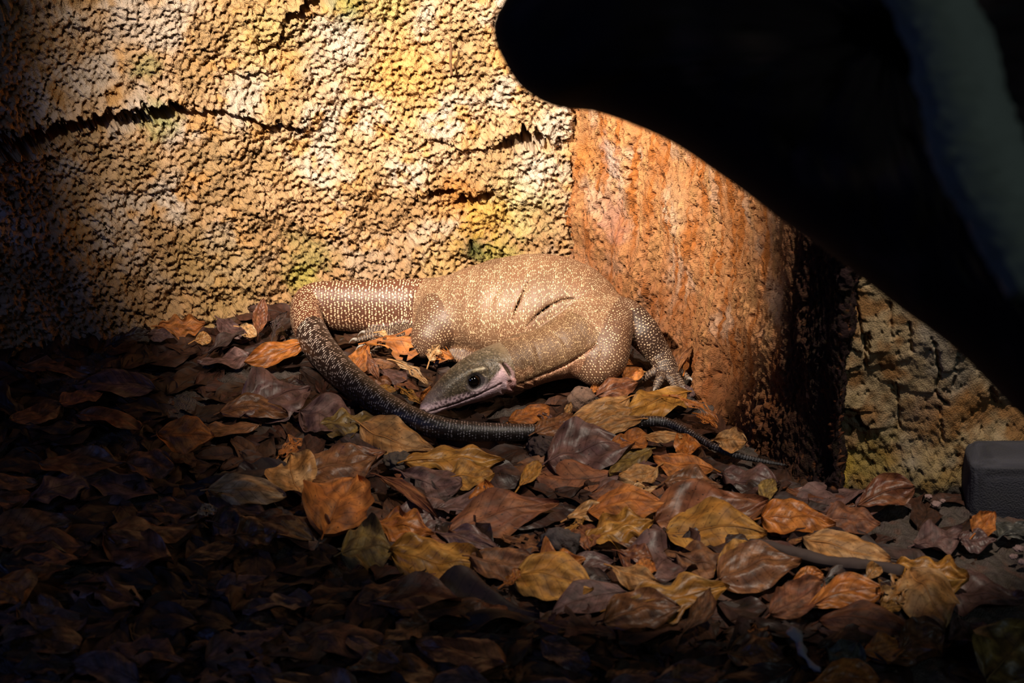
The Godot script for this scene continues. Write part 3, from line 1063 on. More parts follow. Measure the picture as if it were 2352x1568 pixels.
func nets(f: Array, region: int, out: Dictionary) -> void:
	var lo: Vector3 = f[0]
	var dim: Vector3i = f[1]
	var cell: float = f[2]
	var D: PackedFloat32Array = f[3]
	var S: PackedInt32Array = f[4]
	var nx := dim.x
	var ny := dim.y
	var step := [0, 1, nx, nx + 1, nx * ny, nx * ny + 1, nx * ny + nx, nx * ny + nx + 1]
	var edges := [[0, 1], [2, 3], [4, 5], [6, 7], [0, 2], [1, 3], [4, 6], [5, 7], [0, 4], [1, 5], [2, 6], [3, 7]]
	var offs := [Vector3(0, 0, 0), Vector3(1, 0, 0), Vector3(0, 1, 0), Vector3(1, 1, 0), Vector3(0, 0, 1), Vector3(1, 0, 1), Vector3(0, 1, 1), Vector3(1, 1, 1)]
	var id := PackedInt32Array()
	id.resize(D.size())
	id.fill(-1)
	var P := PackedVector3Array()
	var N := PackedVector3Array()
	var G := PackedInt32Array()
	var near := cell * 2.0 + 0.006
	for k in range(1, dim.z - 2):
		for j in range(1, ny - 2):
			for i in range(1, nx - 2):
				var n := (k * ny + j) * nx + i
				var d0 := D[n]
				if d0 > near or d0 < -near:
					continue
				var inside := 0
				for s in step:
					if D[n + s] < 0.0:
						inside += 1
				if inside == 0 or inside == 8:
					continue
				var sum := Vector3.ZERO
				var cnt := 0
				for e in edges:
					var da := D[n + step[e[0]]]
					var db := D[n + step[e[1]]]
					if (da < 0.0) != (db < 0.0):
						sum += (offs[e[0]] as Vector3).lerp(offs[e[1]], da / (da - db))
						cnt += 1
				var w := sum / cnt
				id[n] = P.size()
				P.append(lo + (Vector3(i, j, k) + w) * cell)
				var g := Vector3.ZERO
				g.x = lerpf(lerpf(D[n + 1] - D[n], D[n + nx + 1] - D[n + nx], w.y), lerpf(D[n + nx * ny + 1] - D[n + nx * ny], D[n + step[7]] - D[n + step[6]], w.y), w.z)
				g.y = lerpf(lerpf(D[n + nx] - D[n], D[n + nx + 1] - D[n + 1], w.x), lerpf(D[n + step[6]] - D[n + step[4]], D[n + step[7]] - D[n + step[5]], w.x), w.z)
				g.z = lerpf(lerpf(D[n + step[4]] - D[n], D[n + step[5]] - D[n + 1], w.x), lerpf(D[n + step[6]] - D[n + nx], D[n + step[7]] - D[n + nx + 1], w.x), w.y)
				N.append(g.normalized())
				G.append(S[n])
	# smooth the normals a little by relaxing the net once
	var quads := PackedInt32Array()
	var dirs := [1, nx, nx * ny]
	for k in range(2, dim.z - 2):
		for j in range(2, ny - 2):
			for i in range(2, nx - 2):
				var n := (k * ny + j) * nx + i
				if id[n] < 0:
					continue
				for a in 3:
					var da := D[n] < 0.0
					if da == (D[n + dirs[a]] < 0.0):
						continue
					var b: int = dirs[(a + 1) % 3]
					var c: int = dirs[(a + 2) % 3]
					var q0 := id[n]
					var q1 := id[n - b]
					var q2 := id[n - b - c]
					var q3 := id[n - c]
					if q1 < 0 or q2 < 0 or q3 < 0:
						continue
					var home := region if region != FOLD_R else BODY_R
					if seg_reg[G[q0]] & home == 0 and seg_reg[G[q2]] & home == 0:
						continue
					if region == BODY_R or region == FOLD_R:
						var mid := (P[q0] + P[q2]) * 0.5
						var held := false
						for box in fold_boxes:
							if (box as AABB).grow(0.0 if region == FOLD_R else -0.0025).has_point(mid):
								held = true
						if held != (region == FOLD_R):
							continue
					if da:
						quads.append_array([q0, q3, q2, q1])
					else:
						quads.append_array([q0, q1, q2, q3])
	var M := PackedVector3Array()
	M.resize(P.size())
	for q in range(0, quads.size(), 4):
		var face := (P[quads[q + 3]] - P[quads[q + 1]]).cross(P[quads[q + 2]] - P[quads[q]])
		for m in 4:
			M[quads[q + m]] += face
	for i in P.size():
		var face := M[i].normalized()
		if face.dot(N[i]) < 0.0:
			face = -face
		N[i] = (N[i] * 0.4 + face * 0.6).normalized() if face.length() > 0.5 else N[i]
	paint(P, N, G, quads, out)


func paint(P: PackedVector3Array, N: PackedVector3Array, G: PackedInt32Array, quads: PackedInt32Array, out: Dictionary) -> void:
	var tone := noise(FastNoiseLite.TYPE_SIMPLEX_SMOOTH, 22.0, 77, 3)
	var patch := noise(FastNoiseLite.TYPE_SIMPLEX_SMOOTH, 34.0, 78, 2)
	var plate := noise(FastNoiseLite.TYPE_CELLULAR, 380.0, 79)
	var speck := noise(FastNoiseLite.TYPE_SIMPLEX_SMOOTH, 420.0, 80, 2)
	var cols := PackedColorArray()
	cols.resize(P.size())
	for i in P.size():
		cols[i] = skin(P[i], N[i], G[i], tone, patch, plate, speck)
	var lens_u := [0.024, 0.032, 0.030, 0.024, 0.03, 0.024]
	var turns := [11.0, 5.0, 3.0, 4.0, 5.0, 3.0]
	for q in range(0, quads.size(), 4):
		var g := G[quads[q]]
		var part := seg_part[g]
		if not out.has(part):
			out[part] = [PackedVector3Array(), PackedVector3Array(), PackedColorArray(), PackedVector2Array(), PackedInt32Array()]
		var o: Array = out[part]
		var first: int = o[0].size()
		var a := seg_a[g]
		var e := seg_e[g]
		var il := 1.0 / e.length_squared()
		var ref := 0.0
		for m in 4:
			var n := quads[q + m]
			var r := P[n] - a
			var t := r.dot(e) * il
			var ph := atan2(r.dot(seg_side[g]), r.dot(seg_up[g]))
			if m == 0:
				ref = ph
			elif ph - ref > PI:
				ph -= TAU
			elif ph - ref < -PI:
				ph += TAU
			o[0].append(P[n])
			o[1].append(N[n])
			o[2].append(cols[n])
			o[3].append(Vector2((seg_s[g] + t * e.length()) / lens_u[part], ph / TAU * turns[part]))
		if P[quads[q]].distance_squared_to(P[quads[q + 2]]) < P[quads[q + 1]].distance_squared_to(P[quads[q + 3]]):
			o[4].append_array([first, first + 1, first + 2, first, first + 2, first + 3])
		else:
			o[4].append_array([first, first + 1, first + 3, first + 1, first + 2, first + 3])


func skin(p: Vector3, n: Vector3, g: int, tone: FastNoiseLite, patch: FastNoiseLite, plate: FastNoiseLite, speck: FastNoiseLite) -> Color:
	# the colour of the skin between its pale scales is in the maps; this is the tone laid over it
	var part := seg_part[g]
	var na := tone.get_noise_3dv(p)
	var nb := patch.get_noise_3dv(p)
	if part == HEAD:
		var h := head_at(p)
		var az := absf(h.z)
		var pl := plate.get_noise_3dv(p)
		var sp := speck.get_noise_3dv(p)
		var dark := Color(0.105, 0.082, 0.052).lerp(Color(0.052, 0.040, 0.028), clampf(0.5 + 1.2 * sp, 0, 1)) * (1.15 + 0.8 * pl)
		dark = dark.lerp(Color(0.26, 0.20, 0.14), smoothstep(0.30, 0.45, speck.get_noise_3dv(p * 1.9 + Vector3(3, 1, 2))) * 0.75)
		dark = dark.lerp(Color(0.17, 0.125, 0.075), smoothstep(70.0, 105.0, h.x))
		var pink := Color(0.62, 0.46, 0.52).lerp(Color(0.54, 0.30, 0.32), smoothstep(62.0, 100.0, h.x + 0.6 * h.y))
		pink = pink.lerp(Color(0.40, 0.27, 0.31), clampf(0.3 + sp, 0, 1) * 0.5)
		var edge := 0.0
		if h.x < 40.0:
			edge = lerpf(6.0, 2.0, h.x / 40.0)
		elif h.x < 58.0:
			edge = lerpf(2.0, 3.5, (h.x - 40.0) / 18.0)
		elif h.x < 78.0:
			edge = lerpf(3.5, 13.0, (h.x - 58.0) / 20.0)
		else:
			edge = lerpf(13.0, -8.0, clampf((h.x - 80.0) / 9.0, 0, 1))
		var col := pink.lerp(dark, smoothstep(-1.6, 1.8, h.y - edge + 1.4 * sp))
		if h.x < 45.0 and h.y > mouth(h.x):      # mottled muzzle
			col = col.lerp(dark, smoothstep(0.0, 0.5, sp) * 0.7)
		if h.x < 26.0:
			col = col.lerp(Color(0.34, 0.25, 0.27), 0.35 * smoothstep(26.0, 4.0, h.x))
		# pale brow stripe
		var q := Vector3(h.x, h.y, az)
		var brow := minf(near_line(q, Vector3(35, 14.0, 12.0), Vector3(48, 19.0, 15.0)), near_line(q, Vector3(48, 19.0, 15.0), Vector3(59, 17.0, 18.0)))
		col = col.lerp(Color(0.46, 0.38, 0.24), smoothstep(2.0, 0.9, brow) * 0.8)
		var ring := Vector2(h.x - 48, h.y - 9.3).length()
		if az > 8.0:
			col = col.lerp(Color(0.045, 0.038, 0.04), smoothstep(8.4, 7.2, ring))
			col = col.lerp(Color(0.07, 0.06, 0.065), exp(-pow((ring - 9.9) / 0.6, 2)) * 0.85 * smoothstep(11.0, 8.0, h.y))
			col = col.lerp(Color(0.42, 0.36, 0.38), exp(-pow((ring - 8.6) / 0.55, 2)) * 0.5 * smoothstep(10.0, 6.0, h.y))
			col = col.lerp(Color(0.06, 0.05, 0.05), exp(-pow((ring - 12.2) / 0.8, 2)) * 0.7 * smoothstep(5.0, 2.0, h.y))
		# the row of dark specks along the lip, mouth line, nostril, ear
		var m := mouth(h.x)
		if h.x < 66.0:
			for k in 2:
				var row := m + 2.6 + 2.6 * k
				var u := fposmod(h.x + 2.0 * k, 4.2) - 2.1
				if h.x > 6.0 and h.x < 50.0 - 8.0 * k:
					col = col.lerp(Color(0.035, 0.02, 0.03), smoothstep(1.45, 0.6, Vector2(u, h.y - row - 0.5 * sin(h.x)).length()) * 0.85)
			col = col.lerp(Color(0.05, 0.03, 0.035), exp(-pow((h.y - m) / 0.75, 2)) * 0.9)
		if h.y < m and h.x < 62.0:
			col = col.lerp(Color(0.70, 0.53, 0.63), 0.85 * smoothstep(6.0, 14.0, h.x))
			col = col.lerp(Color(0.40, 0.19, 0.24), smoothstep(-3.0, -9.0, h.y - m) * 0.8)
		col = col.lerp(Color(0.05, 0.02, 0.02), smoothstep(2.2, 1.0, q.distance_to(Vector3(12.0, 6.6, 7.8))))
		if az > 10.0:
			var ear := Vector2((h.x - 79.0 + 0.18 * (h.y - 7.0)) / 2.0, (h.y - 7.0) / 7.5).length()
			col = col.lerp(Color(0.02, 0.013, 0.012), smoothstep(1.15, 0.8, ear))
			col = col.lerp(Color(0.50, 0.36, 0.33), exp(-pow((h.x - 75.3 + 0.18 * (h.y - 7.0)) / 1.1, 2)) * 0.8 * smoothstep(11.0, 7.0, absf(h.y - 6.0)))
		col = col.lerp(Color(0.17, 0.118, 0.072) * (1.0 + 0.5 * pl), smoothstep(74.0, 90.0, h.x) * smoothstep(-8.0, -2.0, h.y))
		if h.x > 74.0 and h.y < -2.0:
			col = col.lerp(Color(0.50, 0.25, 0.22), 0.6)
		return col
	var col := Color(0.62, 0.47, 0.33)
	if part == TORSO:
		col = Color(0.82, 0.65, 0.52) * (1.0 + 0.35 * na)
		var s := seg_s[g]
		if s < 0.07 or seg_reg[g] & HEAD_R:      # neck: browner, finer
			col = Color(0.52, 0.40, 0.28) * (1.0 + 0.3 * na) * (0.72 if seg_reg[g] & HEAD_R else lerpf(0.78, 1.0, smoothstep(0.0, 0.03, s)))
			# the throat
			var lat := (p - seg_a[g]).dot(seg_up[g]) / seg_r[g].y
			col = col.lerp(Color(1.0, 0.66, 0.54), smoothstep(-0.62, -0.74, lat))
		# a pale band under the fold along the neck
		var fold: PackedVector3Array = grooves[3][2]
		var best := 1.0
		var side := 0.0
		for i in fold.size() - 1:
			var e := fold[i + 1] - fold[i]
			var foot := fold[i] + e * clampf((p - fold[i]).dot(e) / e.length_squared(), 0, 1)
			var d := p.distance_to(foot)
			if d < best:
				best = d
				side = (p - foot).y
		if best < 0.024 and side < 0.0:
			col = col.lerp(Color(1.0, 0.68, 0.55), smoothstep(0.024, 0.015, best) * smoothstep(0.0, -0.002, side))
		col = col.lerp(Color(0.80, 0.56, 0.42), smoothstep(0.15, 0.45, nb) * 0.6)
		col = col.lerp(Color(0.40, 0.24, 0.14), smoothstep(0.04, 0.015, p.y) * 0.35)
	elif part == TAIL:
		col = Color(0.78, 0.63, 0.53) * (1.0 + 0.25 * na)
		var top := (p - seg_a[g]).dot(seg_up[g]) / seg_r[g].y
		col = col.lerp(Color(0.98, 0.72, 0.58), smoothstep(0.45, 0.9, top) * 0.6)
		col = col.lerp(Color(0.85, 0.55, 0.42), smoothstep(0.3, 0.5, nb) * 0.5)
	elif part == TIP:
		var s := seg_s[g]
		var start := 0.425
		var far := smoothstep(start + 0.045, start + 0.14, s)
		col = Color(0.98, 0.80, 0.68).lerp(Color(0.50, 0.41, 0.36), smoothstep(start, start + 0.05, s)).lerp(Color(0.22, 0.23, 0.275), far) * (1.0 + 0.25 * na)  # dark tail tone, deepened to paint in the shade it lies in
		col *= lerpf(1.0, 0.45, smoothstep(0.88, 1.05, s))
		var top := (p - seg_a[g]).dot(seg_up[g]) / seg_r[g].y
		col = col.lerp(Color(0.50, 0.33, 0.24), smoothstep(0.86, 0.97, top) * 0.6)
	elif part == ARM:
		col = Color(0.74, 0.62, 0.53) * (1.0 + 0.22 * na)
	else:
		col = Color(0.84, 0.68, 0.56).lerp(Color(0.66, 0.54, 0.46), smoothstep(0.02, 0.07, seg_s[g])) * (1.0 + 0.22 * na)
		col = col.lerp(Color(0.62, 0.42, 0.29), smoothstep(0.1, 0.4, nb) * 0.5)
	return col


# a map of scales: pale ovals on a darker ground, with its relief
func scale_map(rows: int, cols: int, ground: Color, pale: Color, draw: Callable, sd: int) -> Array:
	var w := 512
	var img := PackedByteArray()
	img.resize(w * w * 3)
	var hgt := PackedByteArray()
	hgt.resize(w * w)
	var r := RandomNumberGenerator.new()
	r.seed = sd
	# small scales everywhere
	for y in w:
		var fy := sin(PI * fposmod(float(y) / w * cols, 1.0))
		for x in w:
			var row := int(float(x) / w * rows)
			var fx := sin(PI * fposmod(float(x) / w * rows, 1.0))
			var sy := sin(PI * fposmod(float(y) / w * cols + (0.5 if row % 2 else 0.0), 1.0))
			var b := sqrt(maxf(0.0, fx * sy))
			var n := y * w + x
			hgt[n] = int(60 + 55 * b)
			var k := 0.80 + 0.20 * b
			img[n * 3] = int(255 * ground.r * k)
			img[n * 3 + 1] = int(255 * ground.g * k)
			img[n * 3 + 2] = int(255 * ground.b * k)
	for a in rows:
		for b in cols:
			var e: Array = draw.call(r, a, b)     # [keep, half length, half breadth, strength, shift x, shift y]
			if not e[0]:
				continue
			var cx: float = (a + 0.5 + e[4]) * w / rows
			var cy: float = (b + (0.0 if a % 2 else 0.5) + e[5]) * w / cols
			var rx: float = e[1] * w / rows
			var ry: float = e[2] * w / cols
			for y in range(int(cy - ry) - 1, int(cy + ry) + 2):
				for x in range(int(cx - rx) - 1, int(cx + rx) + 2):
					var d := Vector2((x - cx) / rx, (y - cy) / ry).length()
					if d > 1.15:
						continue
					var f: float = smoothstep(1.12, 0.72, d) * e[3]
					var n := posmod(y, w) * w + posmod(x, w)
					img[n * 3] = int(lerpf(img[n * 3], 255 * pale.r, f))
					img[n * 3 + 1] = int(lerpf(img[n * 3 + 1], 255 * pale.g, f))
					img[n * 3 + 2] = int(lerpf(img[n * 3 + 2], 255 * pale.b, f))
					hgt[n] = maxi(hgt[n], int(110 + 130 * sqrt(maxf(0.0, 1.0 - d * d * 0.8))))
	var a := Image.create_from_data(w, w, false, Image.FORMAT_RGB8, img)
	var h := Image.create_from_data(w, w, false, Image.FORMAT_L8, hgt)
	return [ImageTexture.create_from_image(a), ImageTexture.create_from_image(h)]


func skin_material(maps: Array, relief: float, rough: float, spec: float) -> StandardMaterial3D:
	var m := plain(rough, spec)
	if maps.size():
		m.albedo_texture = maps[0]
		m.heightmap_enabled = true
		m.heightmap_texture = maps[1]
		m.heightmap_scale = relief
	return m


func build_lizard() -> void:
	lizard_shape()
	var out := {}
	for r in [[BODY_R, 0.0022], [HEAD_R, 0.0011], [HAND_R, 0.0011], [FOOT_R, 0.0012], [TIP_R, 0.0014]]:
		var lo := Vector3.ONE * 9
		var hi := -lo
		for g in seg_a.size():
			if seg_reg[g] & r[0]:
				var big: float = maxf(maxf(seg_r[g].x, seg_r[g].y), maxf(seg_q[g].x, seg_q[g].y)) + 5.0 * r[1]
				lo = lo.min(seg_a[g].min(seg_a[g] + seg_e[g]) - Vector3.ONE * big)
				hi = hi.max(seg_a[g].max(seg_a[g] + seg_e[g]) + Vector3.ONE * big)
		lo.y = maxf(lo.y, -0.006)
		nets(field(lo, hi, r[1], r[0]), r[0], out)
	for box in fold_boxes:
		nets(field(box.position - Vector3.ONE * 0.005, box.end + Vector3.ONE * 0.005, 0.0011, FOLD_R), FOLD_R, out)
	var maps := {}
	maps[TORSO] = scale_map(17, 20, Color(0.52, 0.43, 0.355), Color(1.0, 0.95, 0.85), func(r, _a, _b): return [r.randf() < 0.46, r.randf_range(0.24, 0.44), r.randf_range(0.32, 0.85), r.randf_range(0.15, 0.95), r.randf_range(-0.3, 0.3), r.randf_range(-0.4, 0.4)], 1)
	maps[TAIL] = scale_map(10, 11, Color(0.40, 0.27, 0.21), Color(1.0, 0.95, 0.84), func(r, _a, _b): return [r.randf() < 0.84, r.randf_range(0.19, 0.30), r.randf_range(0.26, 0.55), r.randf_range(0.7, 1.0), r.randf_range(-0.26, 0.26), r.randf_range(-0.3, 0.3)], 2)
	maps[TIP] = scale_map(12, 16, Color(0.19, 0.145, 0.135), Color(0.95, 0.93, 0.92), func(r, a, _b): return [r.randf() < (0.62 if a % 4 < 2 else 0.34), r.randf_range(0.22, 0.32), r.randf_range(0.35, 0.70), r.randf_range(0.5, 1.0), r.randf_range(-0.1, 0.1), r.randf_range(-0.1, 0.1)], 3)
	maps[LEG] = scale_map(10, 10, Color(0.43, 0.34, 0.28), Color(1.0, 0.95, 0.84), func(r, _a, _b): return [r.randf() < 0.88, r.randf_range(0.17, 0.29), r.randf_range(0.17, 0.29), r.randf_range(0.55, 1.0), r.randf_range(-0.2, 0.2), r.randf_range(-0.2, 0.2)], 4)
	maps[ARM] = scale_map(9, 9, Color(0.27, 0.205, 0.175), Color(1.0, 0.94, 0.84), func(r, _a, _b): return [r.randf() < 0.9, r.randf_range(0.17, 0.30), r.randf_range(0.17, 0.30), r.randf_range(0.6, 1.0), r.randf_range(-0.2, 0.2), r.randf_range(-0.2, 0.2)], 6)
	var head := plain(0.42, 0.5)
	head.heightmap_enabled = true
	head.heightmap_texture = noise_map(FastNoiseLite.TYPE_CELLULAR, 0.05, 12, 512, 2)
	head.heightmap_scale = 0.045
	head.uv1_triplanar = true
	head.uv1_scale = Vector3.ONE * 24.0
	var mats := {TORSO: skin_material(maps[TORSO], 0.035, 0.5, 0.5), TAIL: skin_material(maps[TAIL], 0.05, 0.5, 0.5), TIP: skin_material(maps[TIP], 0.045, 0.42, 0.5), LEG: skin_material(maps[LEG], 0.05, 0.5, 0.5), ARM: skin_material(maps[ARM], 0.05, 0.5, 0.5), HEAD: head}
	var mesh := ArrayMesh.new()
	var base := Vector3(0.02, 0.0, 0.0)
	for part in [TORSO, TAIL, TIP, LEG, HEAD, ARM]:
		var o: Array = out[part]
		for i in o[0].size():
			o[0][i] -= base
		var arr := []
		arr.resize(Mesh.ARRAY_MAX)
		arr[Mesh.ARRAY_VERTEX] = o[0]
		arr[Mesh.ARRAY_NORMAL] = o[1]
		arr[Mesh.ARRAY_COLOR] = o[2]
		arr[Mesh.ARRAY_TEX_UV] = o[3]
		arr[Mesh.ARRAY_INDEX] = o[4]
		mesh.add_surface_from_arrays(Mesh.PRIMITIVE_TRIANGLES, arr)
		mesh.surface_set_material(mesh.get_surface_count() - 1, mats[part])
	var root := Node3D.new()
	root.name = "monitor_lizard"
	root.position = base
	add_child(root)
	tag(root, "brown monitor lizard with pale speckled scales curled at the foot of the wall", "lizard")
	var body := put("body", mesh, null, root)
	# eyes
	var ball := SphereMesh.new()
	ball.radius = 0.0069
	ball.height = 0.0138
	ball.radial_segments = 40
	ball.rings = 24
	var black := StandardMaterial3D.new()
	black.albedo_color = Color(0.02, 0.016, 0.014)
	black.roughness = 0.06
	black.metallic_specular = 0.6
	for s in [1.0, -1.0]:
		var at: Vector3 = head_tip - head_f * 0.048 + head_u * 0.0093 + head_l * (0.0128 * s)
		var e := put("eye", ball, black, body, at - base)
		e.set_meta("label", "glossy black eye")
	# claws
	var horn := plain(0.35, 0.5)
	for k in claws:
		var a: Vector3 = k[0]
		var f: Vector3 = k[1]
		f.y *= 0.3
		f = f.normalized()
		var pts := PackedVector3Array()
		var rad := PackedFloat32Array()
		for i in 9:
			var t := i / 8.0
			pts.append(f * (0.0075 * t) + Vector3.UP * (0.0028 * sin(t * 2.2) - 0.0045 * t * t))
			rad.append(0.0019 * (1.0 - t) + 0.00025)
		var c := put("claw", tube(pts, rad, 8, Color(0.21, 0.18, 0.155)), horn, body, a - base + f * 0.001)
		c.set_meta("label", "pale curved claw")


# ---------------------------------------------------------------- dead leaves
var HUE := {
	"O": [Color(0.46, 0.165, 0.035), Color(0.36, 0.11, 0.02)], "T": [Color(0.45, 0.255, 0.105), Color(0.40, 0.18, 0.05)], "G": [Color(0.47, 0.235, 0.05), Color(0.36, 0.155, 0.025)],
	"B": [Color(0.235, 0.10, 0.04), Color(0.15, 0.06, 0.026)], "R": [Color(0.26, 0.10, 0.042), Color(0.17, 0.058, 0.028)], "P": [Color(0.155, 0.085, 0.075), Color(0.11, 0.055, 0.048)],
	"D": [Color(0.055, 0.028, 0.022), Color(0.035, 0.018, 0.015)], "Y": [Color(0.28, 0.175, 0.045), Color(0.17, 0.10, 0.03)], "K": [Color(0.60, 0.40, 0.21), Color(0.52, 0.27, 0.10)], "C": [Color(0.10, 0.095, 0.08), Color(0.05, 0.05, 0.045)],
}
var leaf_mats := []
var stem_mat: StandardMaterial3D


func leaf_map(sd: int) -> Array:
	var w := 256
	var r := RandomNumberGenerator.new()
	r.seed = sd
	var nz := noise(FastNoiseLite.TYPE_SIMPLEX_SMOOTH, 0.018, sd, 4)
	var sp := noise(FastNoiseLite.TYPE_SIMPLEX_SMOOTH, 0.09, sd + 5, 2)
	var img := Image.create_empty(w, w, false, Image.FORMAT_RGB8)
	var hgt := Image.create_empty(w, w, false, Image.FORMAT_L8)
	var veins := r.randi_range(7, 9)
	for y in w:
		var v := absf(2.0 * (y + 0.5) / w - 1.0)
		for x in w:
			var u := (x + 0.5) / w
			var ph := u * veins - v * 1.5 - 0.35 * v * v + (0.5 if y < w / 2 else 0.0)
			var side := absf(fposmod(ph, 1.0) - 0.5) * 2.0       # 1 on a side vein
			var rib := exp(-pow(v / 0.035, 2))
			var vein := maxf(rib, exp(-pow((1.0 - side) / 0.10, 2)) * 0.75)
			var n := nz.get_noise_2d(x, y)
			var k := 0.86 + 0.32 * n - 0.22 * vein
			var s := sp.get_noise_2d(x, y)
			if s > 0.55:
				k *= 1.0 - 0.6 * smoothstep(0.55, 0.7, s)
			k = clampf(k, 0.1, 1.0)
			img.set_pixel(x, y, Color(k, k * (1.0 - 0.06 * vein), k * (1.0 - 0.1 * vein)))
			var h := 0.5 + 0.22 * n + 0.25 * (1.0 - side) - 0.2 * rib
			hgt.set_pixel(x, y, Color(h, h, h))
	return [ImageTexture.create_from_image(img), ImageTexture.create_from_image(hgt)]


func leaf_mesh(a: Vector3, b: Vector3, wide: float, tilt: float, arch: float, cup: float, kind: String, hue: String, sd: int, nu := 17, nv := 9) -> ArrayMesh:
	# a blade from a to b (about their middle); tilt turns its face towards the front, arch lifts its middle, cup its rims
	var r := RandomNumberGenerator.new()
	r.seed = sd * 131 + 7
	var e1 := b - a
	var len_ := e1.length()
	e1 /= len_
	var tr := deg_to_rad(tilt)
	var n := Vector3(0, cos(tr), sin(tr))
	n = (n - e1 * n.dot(e1)).normalized()
	var e2 := n.cross(e1)
	var nz := noise(FastNoiseLite.TYPE_SIMPLEX_SMOOTH, 1.0, sd)
	var wave := r.randf_range(0.06, 0.17)
	var wf := r.randf_range(6.0, 11.0)
	var wp := r.randf() * TAU
	var twist := r.randf_range(-0.35, 0.35)
	var bend := r.randf_range(-0.10, 0.10)
	var c0: Color = HUE[hue][0]
	var c1: Color = HUE[hue][1]
	var val := r.randf_range(0.85, 1.15)
	var v := PackedVector3Array()
	var c := PackedColorArray()
	var uv := PackedVector2Array()
	var skip := PackedByteArray()
	skip.resize(nu * nv)
	for j in nv:
		var q := 2.0 * j / (nv - 1) - 1.0
		for i in nu:
			var u := float(i) / (nu - 1)
			var prof := pow(sin(PI * pow(u, 0.9)), 0.72)
			match kind:
				"o":    # broad towards the tip
					prof = pow(sin(PI * pow(u, 1.35)), 0.66)
				"e":    # broad towards the stalk
					prof = pow(sin(PI * pow(u, 0.68)), 0.80)
				"l":    # lobed rim
					prof = prof * (0.80 + 0.26 * sin(u * 19.0 + q)) + 0.02
				"s":    # slender
					prof = pow(sin(PI * u), 1.1)
				"t":    # torn
					prof = clampf(prof + 0.05, 0, 1) * (0.72 + 0.5 * nz.get_noise_2d(u * 3.0, signf(q) * 9.0))
			prof = maxf(prof * (1.0 + 0.10 * nz.get_noise_2d(u * 5.0 + 40.0, signf(q) * 20.0)), 0.015)
			var half := 0.5 * wide * prof
			var off := bend * len_ * sin(PI * u)
			var z := arch * len_ * sin(PI * u)
			z += cup * wide * q * q * prof
			z += wave * wide * sin(u * wf + wp + q * 1.3) * q * q * (0.5 + 0.5 * prof)
			z += 0.10 * wide * nz.get_noise_2d(u * 2.2, q * 1.6 + 70.0)
			z += twist * half * q * (u - 0.5) * 2.0
			z -= 0.05 * wide * (1.0 - absf(q)) * prof
			var s := half * q
			v.append(e1 * (len_ * (u - 0.5)) + e2 * (s + off) + n * z)
			uv.append(Vector2(u, 0.5 + 0.5 * q))
			var t := clampf(0.5 + 1.0 * nz.get_noise_2d(u * 2.6 + 11.0, q * 1.3), 0, 1)
			var col := c0.lerp(c1, t)
			col = col.lerp(c1 * 0.55, smoothstep(0.25, 0.5, nz.get_noise_2d(u * 4.0 + 31.0, q * 2.5)) * 0.7)
			c.append(col * val)
			if kind == "t" and nz.get_noise_2d(u * 6.0 + 90.0, q * 3.0) > 0.45 and absf(q) > 0.15:
				skip[j * nu + i] = 1
	return grid_mesh(v, c, nu, nv, uv, skip)


func leaf_ready() -> void:
	for i in 3:
		var maps := leaf_map(40 + i)
		for g in 2:
			var m := plain([0.46, 0.66][g], 0.42)
			m.albedo_texture = maps[0]
			m.heightmap_enabled = true
			m.heightmap_texture = maps[1]
			m.heightmap_scale = 0.10
			m.backlight_enabled = true
			m.backlight = Color(0.22, 0.16, 0.10)
			leaf_mats.append(m)
	stem_mat = plain(0.7, 0.4)


func put_leaf(a: Vector3, b: Vector3, wide: float, tilt: float, arch: float, cup: float, kind: String, hue: String, sd: int, label: String, group: String, stem: bool) -> void:
	var mid := (a + b) / 2.0
	var big := stem
	var m := leaf_mesh(a, b, wide, tilt, arch, cup, kind, hue, sd, 23 if big else 13, 13 if big else 7)
	if not stem:
		tag(put("dead_leaf", m, leaf_mats[sd % 6], null, mid), label, "leaf", group)
		return
	var o := Node3D.new()
	o.name = numbered("dead_leaf")
	o.position = mid
	add_child(o, true)
	tag(o, label, "leaf", group)
	put("blade", m, leaf_mats[sd % 6], o)
	if stem:
		# the rib that runs on into a stalk
		var arr: PackedVector3Array = m.surface_get_arrays(0)[Mesh.ARRAY_VERTEX]
		var nrm: PackedVector3Array = m.surface_get_arrays(0)[Mesh.ARRAY_NORMAL]
		var pts := PackedVector3Array()
		var rad := PackedFloat32Array()
		var first := arr[6 * 23]
		var back := (arr[6 * 23] - arr[6 * 23 + 2]).normalized()
		for i in 4:
			pts.append(first + back * (0.006 * (4 - i) / 4.0) + Vector3.DOWN * (0.0015 * (4 - i) / 4.0))
			rad.append(0.00075)
		for i in range(0, 22):
			pts.append(arr[6 * 23 + i] + nrm[6 * 23 + i] * 0.0001)
			rad.append(0.0007 * (1.0 - i / 26.0))
		put("stalk", tube(pts, rad, 6, (HUE[hue][1] as Color) * 0.75), stem_mat, o)


